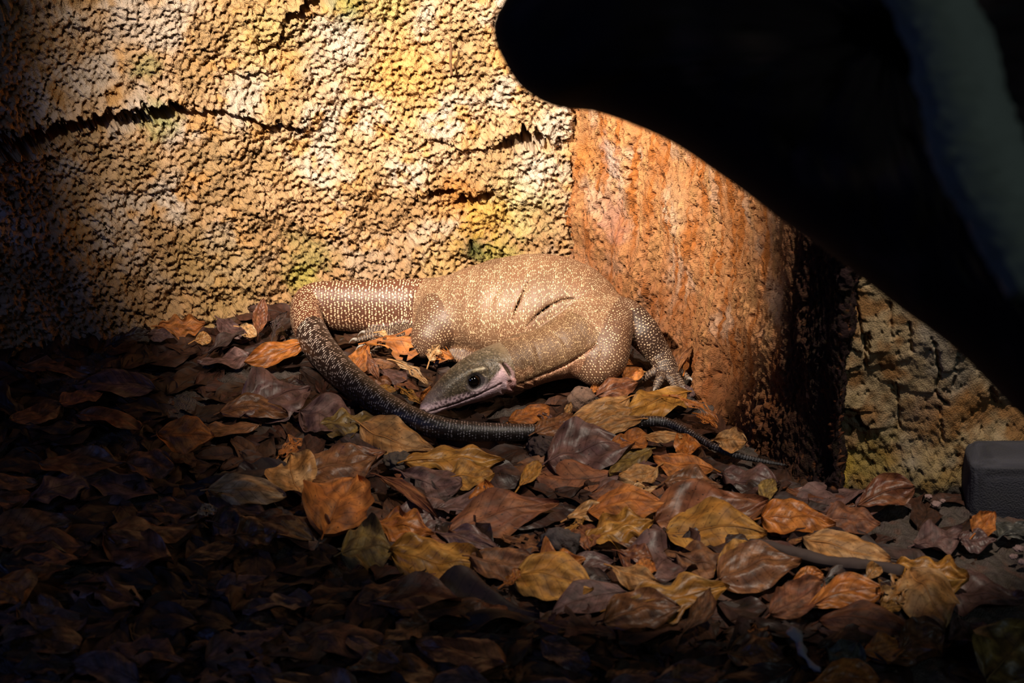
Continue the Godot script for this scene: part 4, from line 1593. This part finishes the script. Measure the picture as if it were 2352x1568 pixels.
# by hand: stalk end px, height mm; tip px, height mm; width px, tilt, arch, cup, kind, hue, label
var LEAVES := [
	# against the wall, left of the tail
	[362, 748, 12, 474, 742, 16, 62, 62, 0.04, 0.05, "l", "O", "bright orange lobed leaf leaning on the rock foot left of the lizard's tail"],
	[446, 782, 8, 486, 778, 8, 34, 50, 0.0, 0.1, "o", "T", "small tan leaf scrap tucked under the orange lobed leaf"],
	[340, 768, 8, 404, 775, 8, 36, 30, 0.1, 0.0, "e", "P", "small purple leaf on the shadow edge left of the orange lobed leaf"],
	[500, 730, 12, 572, 776, 9, 42, 40, 0.06, 0.0, "v", "P", "grey brown leaf between the orange lobed leaf and the upright red one"],
	[548, 750, 13, 588, 772, 10, 34, 55, 0.1, 0.1, "o", "K", "small pale orange curled scrap at the foot of the upright red leaf"],
	[593, 764, 8, 606, 684, 38, 36, 75, 0.03, 0.12, "v", "R", "upright red brown leaf standing against the mossy rock"],
	[625, 775, 8, 660, 715, 24, 30, 60, 0.1, 0.2, "t", "D", "dark crumpled leaf between the upright red leaf and the tail"],
	[700, 785, 20, 560, 832, 7, 60, 38, 0.06, -0.05, "v", "O", "orange leaf half in shade touching the bend of the tail"],
	[478, 812, 6, 560, 760, 18, 46, -10, 0.1, 0.1, "v", "D", "black silhouetted leaf curl in front of the grey brown leaf"],
	[255, 790, 6, 345, 760, 16, 50, 10, 0.1, 0.0, "e", "D", "dark leaf hump on the shadow edge under the rock, far left of the tail"],
	# between tail and head
	[806, 858, 8, 846, 792, 22, 52, 62, 0.05, 0.05, "e", "O", "orange leaf standing upright inside the crook of the tail"],
	[845, 812, 24, 872, 872, 8, 26, 40, 0.1, -0.2, "s", "R", "narrow glossy dark red leaf inside the crook of the tail"],
	[838, 788, 21, 1042, 822, 18, 92, 32, 0.05, -0.16, "t", "O", "large torn orange red leaf arched between the hind foot and the head"],
	[902, 826, 20, 984, 884, 5, 26, 45, 0.0, 0.1, "t", "K", "pale tan folded rim hanging below the large torn orange leaf"],
	[986, 830, 17, 1010, 790, 30, 30, 65, 0.0, 0.1, "t", "K", "small pale leaf scrap standing on the torn orange leaf behind the head"],
	[858, 892, 9, 912, 896, 9, 24, 30, 0.05, 0.0, "v", "G", "small golden leaf beside the tail inside its crook"],
	[920, 890, 10, 966, 925, 6, 28, 30, 0.05, 0.1, "t", "G", "small yellow brown torn leaf left of the snout"],
	[968, 918, 7, 990, 885, 20, 24, 55, 0.05, 0.1, "e", "O", "little orange leaf corner pointing up beside the snout"],
	[935, 905, 5, 990, 930, 4, 36, 10, 0.05, 0.0, "v", "R", "red brown leaf in the gap under the snout"],
	[800, 870, 4, 900, 880, 4, 60, 20, 0.0, 0.0, "v", "R", "dark red leaf lying at the bottom of the tail's crook"],
	[870, 775, 14, 915, 800, 12, 30, 30, 0.1, 0.0, "t", "B", "brown leaf scrap just below the hind foot"],
	[872, 762, 22, 892, 772, 20, 14, 60, 0.1, 0.1, "e", "K", "tiny pale orange leaf bit lying on the hind foot"],
	# under the chest and round the hand
	[1166, 968, 6, 1262, 938, 8, 62, 22, 0.05, -0.05, "o", "O", "orange brown leaf below the throat behind the tail"],
	[1228, 992, 15, 1316, 950, 13, 54, 24, 0.05, 0.0, "v", "B", "brown leaf right of the one below the throat"],
	[1300, 955, 6, 1312, 922, 17, 18, 50, 0.0, 0.2, "s", "T", "small curled tan leaf tip pointing up beside the round dark stone"],
	[1370, 908, 12, 1466, 878, 16, 56, 40, 0.12, -0.15, "v", "R", "shiny pinkish brown arched leaf left of the lizard's hand"],
	[1358, 905, 9, 1382, 866, 14, 26, 50, 0.05, 0.0, "t", "O", "small orange scrap behind the shiny pinkish leaf"],
	[1382, 882, 8, 1440, 842, 13, 40, 30, 0.05, 0.0, "v", "P", "purple brown leaf under the lizard's arm"],
	[1430, 885, 10, 1476, 845, 16, 42, 40, 0.1, -0.1, "o", "O", "orange leaf between the lizard's arm and hand"],
	[1422, 832, 14, 1456, 838, 14, 18, 40, 0.2, 0.2, "s", "O", "tiny curled orange leaf hanging under the lizard's arm"],
	[1436, 868, 11, 1490, 855, 12, 22, 40, 0.1, 0.0, "t", "T", "jagged pale leaf rim beside the lizard's inner toe"],
	[1578, 902, 8, 1424, 962, 11, 88, 18, 0.05, -0.10, "e", "G", "large golden orange veined leaf in front of the lizard's toes"],
	[1448, 912, 15, 1306, 966, 14, 54, 28, 0.06, -0.06, "v", "T", "tan leaf overlapping the large veined leaf on its left"],
	[1450, 938, 15, 1330, 980, 14, 50, 26, 0.04, 0.0, "e", "T", "thin tan leaf layered under the tan leaf left of the veined one"],
	[1474, 962, 15, 1350, 996, 13, 46, 24, 0.03, 0.0, "v", "T", "lowest tan leaf of the three layered left of the lone tail end"],
	[1536, 908, 18, 1652, 972, 7, 36, 28, 0.06, -0.1, "t", "O", "ragged orange leaf sloping over the tail towards the rock"],
	[1568, 890, 8, 1596, 908, 7, 26, 50, 0.0, 0.1, "v", "P", "little purple grey leaf at the outermost fingertip"],
	[1552, 872, 9, 1590, 795, 24, 34, 15, 0.1, 0.3, "s", "B", "curled dark leaf between the lizard's hand and the rock"],
	[1572, 852, 12, 1578, 815, 18, 14, 60, 0.0, 0.1, "e", "O", "tiny orange scrap glowing inside the dark curl beside the hand"],
	[1600, 950, 9, 1650, 985, 7, 24, 35, 0.05, 0.0, "t", "O", "orange scrap at the rock foot below the lizard's hand"],
	# around the end of the tail
	[1478, 1002, 7, 1570, 1000, 11, 32, 25, 0.1, -0.2, "v", "T", "curled tan leaf just below the end of the tail"],
	[1258, 1058, 5, 1458, 1022, 9, 150, 22, 0.03, -0.04, "e", "P", "big dull purple grey leaf lying flat below the tail"],
	[1400, 1022, 9, 1486, 1000, 6, 66, 20, 0.08, 0.0, "o", "O", "orange leaf tip peeking out behind the big purple grey leaf"],
	[1495, 1030, 3, 1400, 1092, 2, 60, 10, 0.0, 0.0, "v", "Y", "olive leaf in the shade right of the big purple grey leaf"],
	[1512, 1072, 6, 1420, 1096, 5, 62, 20, 0.05, -0.1, "v", "T", "tan leaf right of the big purple grey leaf, below the curled one"],
	[1572, 1050, 5, 1576, 1000, 8, 66, 18, 0.05, -0.05, "o", "O", "rounded orange leaf touching the thin end of the tail"],
	[1640, 1075, 6, 1500, 1052, 8, 76, 16, 0.08, -0.1, "v", "O", "wide orange leaf below the rounded one at the tail end"],
	[1525, 1110, 6, 1660, 1120, 5, 80, 12, 0.05, 0.0, "v", "B", "dull brown leaf below the wide orange one"],
	[1640, 1010, 8, 1716, 1012, 16, 58, 45, 0.05, 0.05, "o", "T", "tan leaf leaning on the rock beside the tail tip"],
	[1660, 1090, 3, 1790, 1110, 3, 110, 10, 0.0, 0.0, "v", "P", "flat dark purple leaf under the tip of the tail"],
	[1760, 1150, 6, 1776, 1098, 10, 40, 30, 0.0, 0.1, "v", "Y", "olive brown leaf standing below the tail tip"],
	[1502, 1195, 6, 1765, 1150, 8, 160, 26, 0.05, -0.06, "e", "R", "very large plum brown leaf above the golden veined leaf"],
	[1528, 1222, 9, 1762, 1225, 9, 150, 24, 0.05, -0.08, "e", "G", "golden leaf with strong ribs in the middle of the lit litter"],
	[1748, 1188, 10, 1920, 1205, 7, 100, 20, 0.06, -0.06, "e", "O", "orange brown leaf right of the golden ribbed leaf"],
	[1890, 1195, 8, 2022, 1205, 6, 90, 18, 0.05, -0.05, "v", "R", "red brown leaf end lying right of the orange brown one"],
	[1968, 1162, 7, 2102, 1118, 18, 76, 40, 0.06, 0.0, "o", "R", "broad red brown leaf alone before the mossy rock foot"],
	[1842, 1235, 6, 2046, 1285, 5, 88, 16, 0.03, 0.0, "v", "T", "tan leaf behind the fallen stick"],
	[2058, 1298, 12, 2226, 1330, 9, 104, 26, 0.08, -0.12, "l", "G", "bright yellow leaf at the end of the stick"],
	[2090, 1310, 14, 2172, 1442, 6, 130, 30, 0.10, -0.22, "e", "T", "folded tan leaf drooping below the bright yellow one"],
	[2022, 1395, 6, 2072, 1322, 14, 70, 40, 0.1, 0.2, "t", "T", "pale tan curl left of the folded tan leaf"],
	[2012, 1405, 6, 2074, 1392, 7, 34, 25, 0.0, 0.0, "l", "G", "small yellow scrap under the pale tan curl"],
	[1852, 1398, 7, 2032, 1352, 14, 78, 28, 0.04, -0.10, "o", "O", "bright orange leaf in the lower right below the stick"],
	[1648, 1300, 8, 1752, 1268, 14, 70, 26, 0.06, -0.05, "v", "G", "yellow half of a leaf left of the stick"],
	[1650, 1330, 8, 1842, 1285, 12, 120, 24, 0.08, -0.12, "e", "B", "wavy brown leaf with a yellow corner left of the stick"],
	[1768, 1410, 6, 1892, 1335, 14, 80, 30, 0.05, 0.08, "v", "R", "dull red leaf left of the bright orange one"],
	[1818, 1338, 12, 1892, 1318, 16, 40, 35, 0.05, 0.1, "o", "O", "orange leaf rim catching light above the dull red leaf"],
	[1925, 1352, 10, 1915, 1320, 18, 60, 45, 0.0, 0.0, "v", "C", "small grey pointed leaf standing behind the bright orange one"],
	[1990, 1335, 9, 2022, 1300, 14, 34, 40, 0.2, 0.3, "s", "T", "small rolled tan leaf under the stick"],
	[1880, 1425, 4, 2112, 1450, 6, 84, 18, 0.06, -0.1, "v", "R", "long dark red leaf below the bright orange one"],
	[2064, 1500, 5, 2168, 1452, 10, 90, 26, 0.06, 0.05, "o", "B", "tan brown leaf with a white glint below the folded tan leaf"],
	[1985, 1500, 5, 2084, 1475, 8, 60, 24, 0.05, 0.0, "v", "O", "orange red leaf left of the one with the white glint"],
	[1668, 1500, 5, 1800, 1510, 5, 84, 18, 0.06, 0.0, "v", "B", "brown leaf near the bottom edge left of the white twig"],
	[1720, 1450, 6, 1775, 1465, 5, 56, 24, 0.1, 0.1, "t", "O", "crumpled orange scrap above the white twig"],
	[1866, 1568, 8, 2022, 1562, 8, 90, 30, 0.06, -0.05, "o", "O", "orange leaf cut by the bottom edge of the view"],
	[1920, 1540, 4, 1970, 1480, 8, 90, 30, 0.0, 0.0, "v", "C", "dark grey leaf right of the white twig"],
	[2270, 1560, 10, 2368, 1440, 24, 180, 35, 0.05, -0.06, "v", "Y", "large blurred olive tan leaf in the lower right corner"],
	[2236, 1228, 3, 2282, 1175, 12, 56, 40, 0.0, 0.2, "e", "O", "curled orange brown leaf standing on the bare soil"],
	[2200, 1235, 2, 2290, 1240, 3, 60, 15, 0.0, 0.0, "v", "P", "flat purple leaf behind the curled one on the bare soil"],
	[2100, 1250, 1, 2210, 1215, 1, 90, 6, 0.0, 0.0, "v", "P", "dull leaf trodden into the bare soil right of the red brown one"],
	[2150, 1330, 0, 2352, 1370, 0, 120, 4, 0.0, 0.0, "v", "P", "wide dull leaf pressed into the soil right of the yellow leaf"],
	[2250, 1480, 1, 2200, 1420, 2, 80, 8, 0.0, 0.0, "v", "P", "dull leaf on the soil right of the folded tan leaf"],
	# middle of the litter
	[1344, 1235, 6, 1502, 1195, 12, 96, 28, 0.08, -0.16, "l", "G", "yellow hook shaped leaf left of the golden ribbed one"],
	[1348, 1178, 8, 1532, 1158, 12, 90, 24, 0.12, -0.22, "v", "O", "arched orange brown leaf over a black hollow"],
	[1412, 1130, 9, 1512, 1116, 9, 40, 25, 0.05, 0.0, "t", "K", "pale broken leaf above the arched orange brown one"],
	[1030, 1220, 6, 1284, 1156, 10, 110, 24, 0.05, -0.10, "e", "R", "long smooth red brown leaf in the centre of the litter"],
	[1000, 1222, 5, 1152, 1262, 4, 56, 20, 0.06, 0.0, "s", "P", "slender plum leaf under the long smooth red brown one"],
	[1192, 1118, 6, 1238, 1058, 14, 36, 40, 0.0, 0.1, "o", "G", "small yellow leaf standing left of the big purple grey one"],
	[1326, 1205, 6, 1352, 1262, 5, 60, 20, 0.05, 0.0, "v", "R", "small red brown leaf left of the yellow hook shaped one"],
	[1300, 1225, 5, 1345, 1190, 8, 36, 25, 0.0, 0.0, "t", "G", "yellow brown scrap above the black lump"],
	[1302, 1190, 5, 1420, 1175, 6, 50, 18, 0.05, 0.0, "v", "T", "tan leaf between the red brown one and the arched one"],
	[1078, 1280, 8, 1226, 1285, 8, 92, 24, 0.05, -0.12, "v", "B", "rounded brown leaf on the front edge of the light"],
	[896, 1262, 6, 1110, 1290, 5, 130, 22, 0.04, -0.06, "v", "G", "wide yellow leaf left of the rounded brown one on the light's edge"],
	[782, 1270, 6, 905, 1262, 6, 130, 24, 0.04, 0.0, "v", "Y", "dull yellow leaf fading into the shadow, left of the wide yellow one"],
	[842, 1205, 8, 996, 1225, 9, 92, 24, 0.05, -0.06, "l", "O", "orange brown leaf with a star shaped end"],
	[742, 1226, 7, 820, 1096, 20, 150, 32, 0.03, 0.10, "v", "O", "tall orange leaf folded along its rib"],
	[700, 1148, 9, 668, 1042, 13, 110, 26, 0.05, 0.0, "o", "T", "tan leaf left of the tall folded orange one"],
	[640, 1046, 10, 694, 1008, 14, 60, 26, 0.08, 0.0, "t", "O", "small orange brown leaf above the tan one at the shadow edge"],
	[700, 1090, 7, 866, 1048, 9, 116, 20, 0.04, -0.06, "v", "B", "broad brown leaf below the tail, right of the tan one"],
	[476, 1124, 11, 658, 1138, 11, 76, 32, 0.06, -0.14, "v", "K", "smooth pale tan boat shaped leaf alone in the left shadow"],
	[733, 975, 9, 884, 965, 10, 88, 22, 0.05, -0.06, "l", "Y", "olive yellow leaf just in front of the tail's curve"],
	[828, 975, 12, 1004, 1035, 7, 116, 24, 0.05, -0.08, "e", "T", "large tan leaf touching the tail below the snout"],
	[928, 1060, 8, 1160, 1056, 9, 84, 24, 0.05, -0.10, "l", "G", "long yellow lobed leaf in front of the tail"],
	[920, 1085, 7, 1062, 1112, 7, 96, 30, 0.06, -0.20, "o", "P", "rolled pinkish purple leaf under the long yellow lobed one"],
	[862, 1090, 9, 1008, 1192, 5, 34, 22, 0.05, 0.0, "s", "R", "narrow reddish leaf strip slanting through the litter"],
	[1026, 1098, 7, 1136, 1088, 9, 80, 20, 0.06, 0.0, "v", "G", "yellow leaf right of the rolled purple one"],
	[1112, 1106, 9, 1110, 1178, 5, 84, 24, 0.08, -0.18, "o", "O", "bulging orange leaf above the long smooth red brown one"],
	[620, 1176, 6, 722, 1240, 5, 60, 22, 0.08, 0.05, "v", "T", "curled tan leaf below the boat shaped one"],
	[452, 1180, 7, 506, 1172, 8, 40, 25, 0.1, 0.1, "t", "K", "pale scrap at the far left rim of the dim light"],
	[488, 1200, 6, 566, 1215, 5, 90, 22, 0.05, 0.0, "v", "P", "dark purple leaf below the pale scrap on the left"],
	[540, 1230, 5, 640, 1215, 6, 90, 20, 0.05, 0.0, "v", "B", "dim brown leaf under the boat shaped one"],
	[690, 945, 10, 806, 980, 7, 120, 22, 0.05, 0.0, "v", "P", "dark plum leaf left of the olive yellow one, in half shade"],
	[560, 955, 8, 712, 890, 12, 140, 24, 0.05, 0.0, "v", "P", "large plum leaf in the shade left of the tail's curve"],
	[360, 995, 9, 494, 1002, 9, 90, 28, 0.06, 0.0, "v", "O", "dim orange oval leaf lying alone in the left shadow"],
	[505, 945, 8, 662, 950, 8, 70, 24, 0.06, -0.05, "v", "B", "dim brown leaf above the orange oval one in the shadow"],
	[290, 1062, 7, 402, 1072, 7, 80, 24, 0.06, 0.0, "v", "R", "dim red leaf below the orange oval one in the shadow"],
	[1158, 1340, 10, 1196, 1308, 16, 36, 40, 0.05, 0.1, "t", "O", "small glowing orange leaf scrap on the front edge of the light"],
	[1178, 1325, 6, 1364, 1352, 7, 120, 26, 0.06, -0.06, "v", "G", "yellow brown leaf right of the glowing orange scrap"],
	[1395, 1400, 8, 1676, 1345, 12, 110, 26, 0.04, -0.08, "l", "G", "long bright golden leaf near the front of the light"],
	[1402, 1302, 9, 1516, 1336, 9, 56, 26, 0.06, -0.10, "s", "T", "pointed grey brown leaf resting over the long golden one"],
	[1386, 1425, 7, 1564, 1395, 9, 96, 26, 0.06, -0.06, "v", "B", "brown leaf lying in front of the long golden one"],
	[1566, 1455, 6, 1632, 1348, 20, 44, 30, 0.05, 0.2, "s", "B", "narrow brown leaf standing on edge before the golden one"],
	[1492, 1330, 3, 1580, 1222, 6, 150, 18, 0.0, 0.0, "v", "P", "flat plum brown leaf below the golden ribbed one"],
	[1552, 1268, 8, 1680, 1295, 6, 96, 24, 0.05, -0.10, "v", "B", "dull brown leaf overlapping the flat plum one"],
	[1418, 1265, 6, 1498, 1285, 6, 66, 24, 0.06, 0.0, "o", "R", "small brown leaf below the yellow hook shaped one"],
	[1455, 1322, 7, 1500, 1288, 10, 44, 30, 0.1, 0.0, "o", "O", "small orange leaf beside the flat plum one"],
	[1215, 1300, 5, 1345, 1285, 6, 90, 20, 0.06, 0.0, "l", "O", "orange brown leaf between the rounded brown one and the black lump"],
	[890, 1400, 1, 1240, 1410, 2, 170, 6, 0.0, -0.02, "v", "D", "very large dark leaf lying in the front shadow"],
	[1560, 1240, 4, 1400, 1240, 4, 60, 10, 0.0, 0.0, "v", "B", "brown leaf hidden in the gap beside the yellow hook shaped one"],
	[0, 1330, 8, 48, 1385, 8, 110, 30, 0.05, 0.0, "v", "O", "dim orange leaf at the left edge of the view"],
]


func build_leaves() -> void:
	leaf_ready()
	var sd := 100
	for k in LEAVES:
		sd += 1
		var up := 0.004 if k[1] > 990 else 0.0
		put_leaf(V(k[0], k[1], k[2] * 0.001 + up), V(k[3], k[4], k[5] * 0.001 + up), k[6] * 0.0004, k[7], k[8], k[9], k[10], k[11], sd, k[12], "", true)
	# the rest, strewn at random over the ground and kept off the animal
	var keep := PackedVector3Array()
	for g in seg_a.size():
		if g % 4 == 0:
			keep.append(Vector3(seg_a[g].x, seg_a[g].z, maxf(seg_r[g].x, 0.004)))
	var shorts := []
	var cut := RegEx.create_from_string(" (leaning|tucked|on|between|at|standing|curl|hump|inside|arched|hanging|beside|left|pointing|in|lying|just|below|right|behind|under|with|overlapping|layered|of|sloping|glowing|peeking|touching|alone|before|drooping|catching|cut|pressed|trodden|over|above|fading|folded|slanting|against|resting)( |$)")
	for k in LEAVES:
		var m := cut.search(k[12])
		shorts.append((k[12] as String).substr(0, m.get_start()) if m else k[12])
	var said := {}
	var left := 300 - LEAVES.size()
	var tries := 0
	while left > 0 and tries < 6000:
		tries += 1
		var px := rng.randf_range(-60, 2400)
		var py := rng.randf_range(770, 1610)
		if px > 2080 and rng.randf() < 0.85:
			continue
		var foot := 800.0 - 60.0 * smoothstep(0, 350, px) - 50.0 * smoothstep(350, 700, px)
		if px > 1500:
			foot = 860.0 + (px - 1500) * 0.75
		if py < minf(foot + 20.0, 1120.0):
			continue
		var p := V(px, py, 0.004)
		var clear := 1.0
		for q in keep:
			clear = minf(clear, Vector2(p.x - q.x, p.z - q.y).length() - q.z)
		if clear < 0.018:
			continue
		var lit := px > 650 + 0.4 * (py - 900) and py < 1310 + (px - 1100) * 0.25 and px > 450
		var shade := not lit
		var size := rng.randf_range(0.042, 0.078) * (0.6 if clear < 0.035 else 1.0)
		var ang := rng.randf_range(-0.7, 0.7) + (PI if rng.randf() < 0.5 else 0.0)
		var e := Vector3(cos(ang), rng.randf_range(-0.08, 0.08), sin(ang)) * size
		var lift := rng.randf_range(0.001, 0.006 if lit else 0.011)
		p.y = lift
		var hue: String = "RBDPPDBDD"[rng.randi() % 9] if lit else "BBDRRPPD"[rng.randi() % 8]  # dark tones in the lit zone paint in shadowed gaps between leaves
		var kind := "vveotl"[rng.randi() % 6]
		var words := {"R": ["red brown", "rusty", "russet"], "B": ["brown", "dull brown", "coffee brown"], "P": ["plum grey", "purplish", "plum"], "D": ["blackish", "very dark", "sooty brown"]}
		var forms := {"v": "oval", "e": "broad", "o": "rounded", "t": "torn", "l": "wavy edged"}
		# said by the nearest of the leaves that have a name of their own
		var near := 0
		var nd := 1e9
		for i in LEAVES.size():
			var c := Vector2((LEAVES[i][0] + LEAVES[i][3]) / 2.0, (LEAVES[i][1] + LEAVES[i][4]) / 2.0)
			var dd := Vector2(px, py).distance_to(c)
			if dd < nd and shorts.count(shorts[i]) == 1:
				nd = dd
				near = i
		var c := Vector2((LEAVES[near][0] + LEAVES[near][3]) / 2.0, (LEAVES[near][1] + LEAVES[near][4]) / 2.0)
		var to := Vector2(px, py) - c
		var way := ("left of" if to.x < 0 else "right of") if absf(to.x) > absf(to.y) * 1.3 else ("behind" if to.y < 0 else "in front of")
		var far := "" if nd < 110 else ("a little " if nd < 190 else "well ")
		var label := ""
		for again in 12:      # words no other leaf has, where there are any
			var tail := (shorts[near] as String).split(" ")
			while tail.size() > 7:
				tail.remove_at(0)
			label = "%s%s %s leaf %s%s the %s" % ["small " if size < 0.052 else ("large " if size > 0.068 else ""), (words[hue] as Array)[(again + sd) % 3], forms[kind] if again < 3 else forms[kind] + " curled", far, way, " ".join(tail)]
			if not said.has(label):
				break
		said[label] = 1
		sd += 1
		left -= 1
		put_leaf(p - e / 2.0, p + e / 2.0, size * rng.randf_range(0.42, 0.62), rng.randf_range(-4, 22), rng.randf_range(0.0, 0.08), rng.randf_range(-0.14, 0.08), kind, hue, sd, label, label, false)
	# what lies beneath: too many and too deep to count
	var mm := MultiMesh.new()
	mm.transform_format = MultiMesh.TRANSFORM_3D
	mm.use_colors = true
	mm.mesh = leaf_mesh(Vector3(-0.03, 0, 0), Vector3(0.03, 0, 0), 0.03, 0, 0.05, -0.05, "v", "B", 900, 11, 7)
	var spots := []
	while spots.size() < 1100:
		var px := rng.randf_range(-120, 2250)
		var py := rng.randf_range(720, 1640)
		if px > 1500 and py < 880.0 + (px - 1500) * 0.72 and py < 1130:
			continue
		if px > 1900 and rng.randf() < 0.75:
			continue
		spots.append(V(px, py, rng.randf_range(-0.010, -0.002)))
	mm.instance_count = spots.size()
	for i in spots.size():
		var bs := Basis.from_euler(Vector3(rng.randf_range(-0.22, 0.22), rng.randf() * TAU, rng.randf_range(-0.22, 0.22))).scaled(Vector3.ONE * rng.randf_range(0.7, 1.35))
		mm.set_instance_transform(i, Transform3D(bs, spots[i]))
		var k := rng.randf_range(0.12, 0.42)  # darkened: the shade of the gaps is put into the leaf colour
		mm.set_instance_color(i, Color(k, k * rng.randf_range(0.75, 1.0), k * rng.randf_range(0.7, 1.2)))
	var o := MultiMeshInstance3D.new()
	o.name = "leaf_litter"
	o.multimesh = mm
	o.material_override = leaf_mats[1]
	o.set_meta("kind", "stuff")
	tag(o, "deep layer of old brown leaves under the others", "leaf litter")
	add_child(o)


# ---------------------------------------------------------------- stick, stones and crumbs
func thing(called: String, m: Mesh, mat: Material, at: Vector3, label: String, category: String, group := "") -> MeshInstance3D:
	var o := put(called, m, mat, null, at)
	tag(o, label, category, group)
	return o


func build_bits() -> void:
	var stone := plain(0.85, 0.35)
	stone.heightmap_enabled = true
	stone.heightmap_texture = noise_map(FastNoiseLite.TYPE_SIMPLEX_SMOOTH, 0.06, 18, 256, 4)
	stone.heightmap_scale = 0.06
	stone.uv1_triplanar = true
	stone.uv1_scale = Vector3.ONE * 30.0
	var bark := plain(0.8, 0.35)
	# the stick
	var a := V(1722, 1250, 0.013)
	var b := V(2074, 1318, 0.014)
	var pts := PackedVector3Array()
	var rad := PackedFloat32Array()
	for i in 30:
		var t := i / 29.0
		pts.append((a - b) * (0.5 - t) * -1.0 * -1.0 + Vector3(0, 0.0015 * sin(t * 9.0), 0.0012 * sin(t * 5.0)))
		rad.append(0.0052 + 0.0005 * sin(t * 21.0))
	thing("stick", tube(pts, rad, 16, Color(0.052, 0.036, 0.032), 0.12, 3), bark, (a + b) / 2.0, "dark straight stick lying across the leaves at the right", "stick")
	# a white streaked twig near the bottom
	pts = PackedVector3Array()
	rad = PackedFloat32Array()
	a = V(1815, 1448, 0.018)
	b = V(1880, 1545, 0.010)
	for i in 16:
		var t := i / 15.0
		pts.append((b - a) * (t - 0.5) + Vector3(0.002 * sin(t * 8.0), 0.001 * sin(t * 14.0), 0))
		rad.append(0.0042 * (1.0 - 0.6 * t) + 0.0008 * sin(t * 17.0))
	thing("twig", tube(pts, rad, 12, Color(0.24, 0.215, 0.21), 0.6, 8), bark, (a + b) / 2.0, "short whitish knobbly twig near the bottom edge", "twig")
	# a rusty twig stuck to the rock
	pts = PackedVector3Array()
	rad = PackedFloat32Array()
	a = on_depth(1034, 96, -0.156)
	b = on_depth(1037, 172, -0.162)
	for i in 12:
		var t := i / 11.0
		pts.append((b - a) * (t - 0.5) + Vector3(0.0006 * sin(t * 7.0), 0, 0))
		rad.append(0.0012)
	thing("twig", tube(pts, rad, 8, Color(0.22, 0.12, 0.06), 0.1, 4), bark, (a + b) / 2.0, "thin rusty twig clinging upright to the bright rock wall", "twig")
	# stones
	thing("stone", lump(Vector3(0.0125, 0.010, 0.011), 3, 0.25, 1.4, Color(0.10, 0.065, 0.05), Color(0.17, 0.10, 0.07)), stone, V(1336, 915, 0.008), "round dark brown stone between the throat and the shiny leaf", "stone")
	thing("stone", lump(Vector3(0.018, 0.014, 0.014), 5, 0.3, 1.3, Color(0.035, 0.03, 0.03), Color(0.07, 0.055, 0.055), 0.2), stone, V(1286, 1248, 0.010), "black angular lump left of the yellow hook shaped leaf", "stone")
	thing("stone", lump(Vector3(0.016, 0.011, 0.012), 6, 0.4, 1.8, Color(0.03, 0.02, 0.02), Color(0.06, 0.04, 0.035), 0.2), stone, V(1248, 1028, 0.006), "dark crumbly lump left of the big purple grey leaf", "stone")
	thing("stone", lump(Vector3(0.014, 0.009, 0.012), 7, 0.3, 1.5, Color(0.04, 0.035, 0.03), Color(0.08, 0.06, 0.05), 0.2), stone, V(915, 1060, 0.006), "small grey lump between the tan and the long yellow leaf", "stone")
	thing("stone_block", lump(Vector3(0.045, 0.030, 0.026), 11, 0.06, 1.2, Color(0.05, 0.05, 0.062), Color(0.03, 0.03, 0.036), 0.06, 40, 0.35), stone, V(2335, 1102, 0.016), "grey stone block at the right edge by the rock foot", "stone")
	thing("moss_clump", lump(Vector3(0.009, 0.006, 0.007), 12, 0.5, 3.0, Color(0.26, 0.17, 0.02), Color(0.34, 0.22, 0.04), 0.4), stone, V(1914, 1094, 0.004), "yellow mossy crumb at the foot of the cracked rock", "moss")
	var r := RandomNumberGenerator.new()
	r.seed = 5
	for q in [[2120, 1118, 9], [2132, 1140, 7], [2150, 1158, 10], [2165, 1150, 6], [2112, 1108, 5], [2340, 1260, 10], [2328, 1278, 8], [2348, 1290, 8]]:
		var k: float = q[2] * 0.0004
		thing("crumb", lump(Vector3(k * 1.3, k * 0.8, k), 20 + q[0] % 17, 0.45, 2.2, Color(0.30, 0.20, 0.19), Color(0.15, 0.10, 0.09), 0.3, 12), stone, V(q[0], q[1], 0.0005), "small pinkish crumb of rock on the bare soil at the right", "crumb", "pinkish crumbs on the soil at the right")
	# a grey green leaf blade curled on the soil
	for q in [[2268, 1195, 2352, 1240, 40, "pale grey green ribbed leaf lying on the soil at the right edge"], [2300, 1230, 2390, 1215, 34, "second grey green ribbed leaf behind the pale one at the right edge"]]:
		put_leaf(V(q[0], q[1], 0.005), V(q[2], q[3], 0.004), q[4] * 0.0004, 20, 0.06, -0.1, "s", "C", 700 + int(q[4]), q[5], "", true)
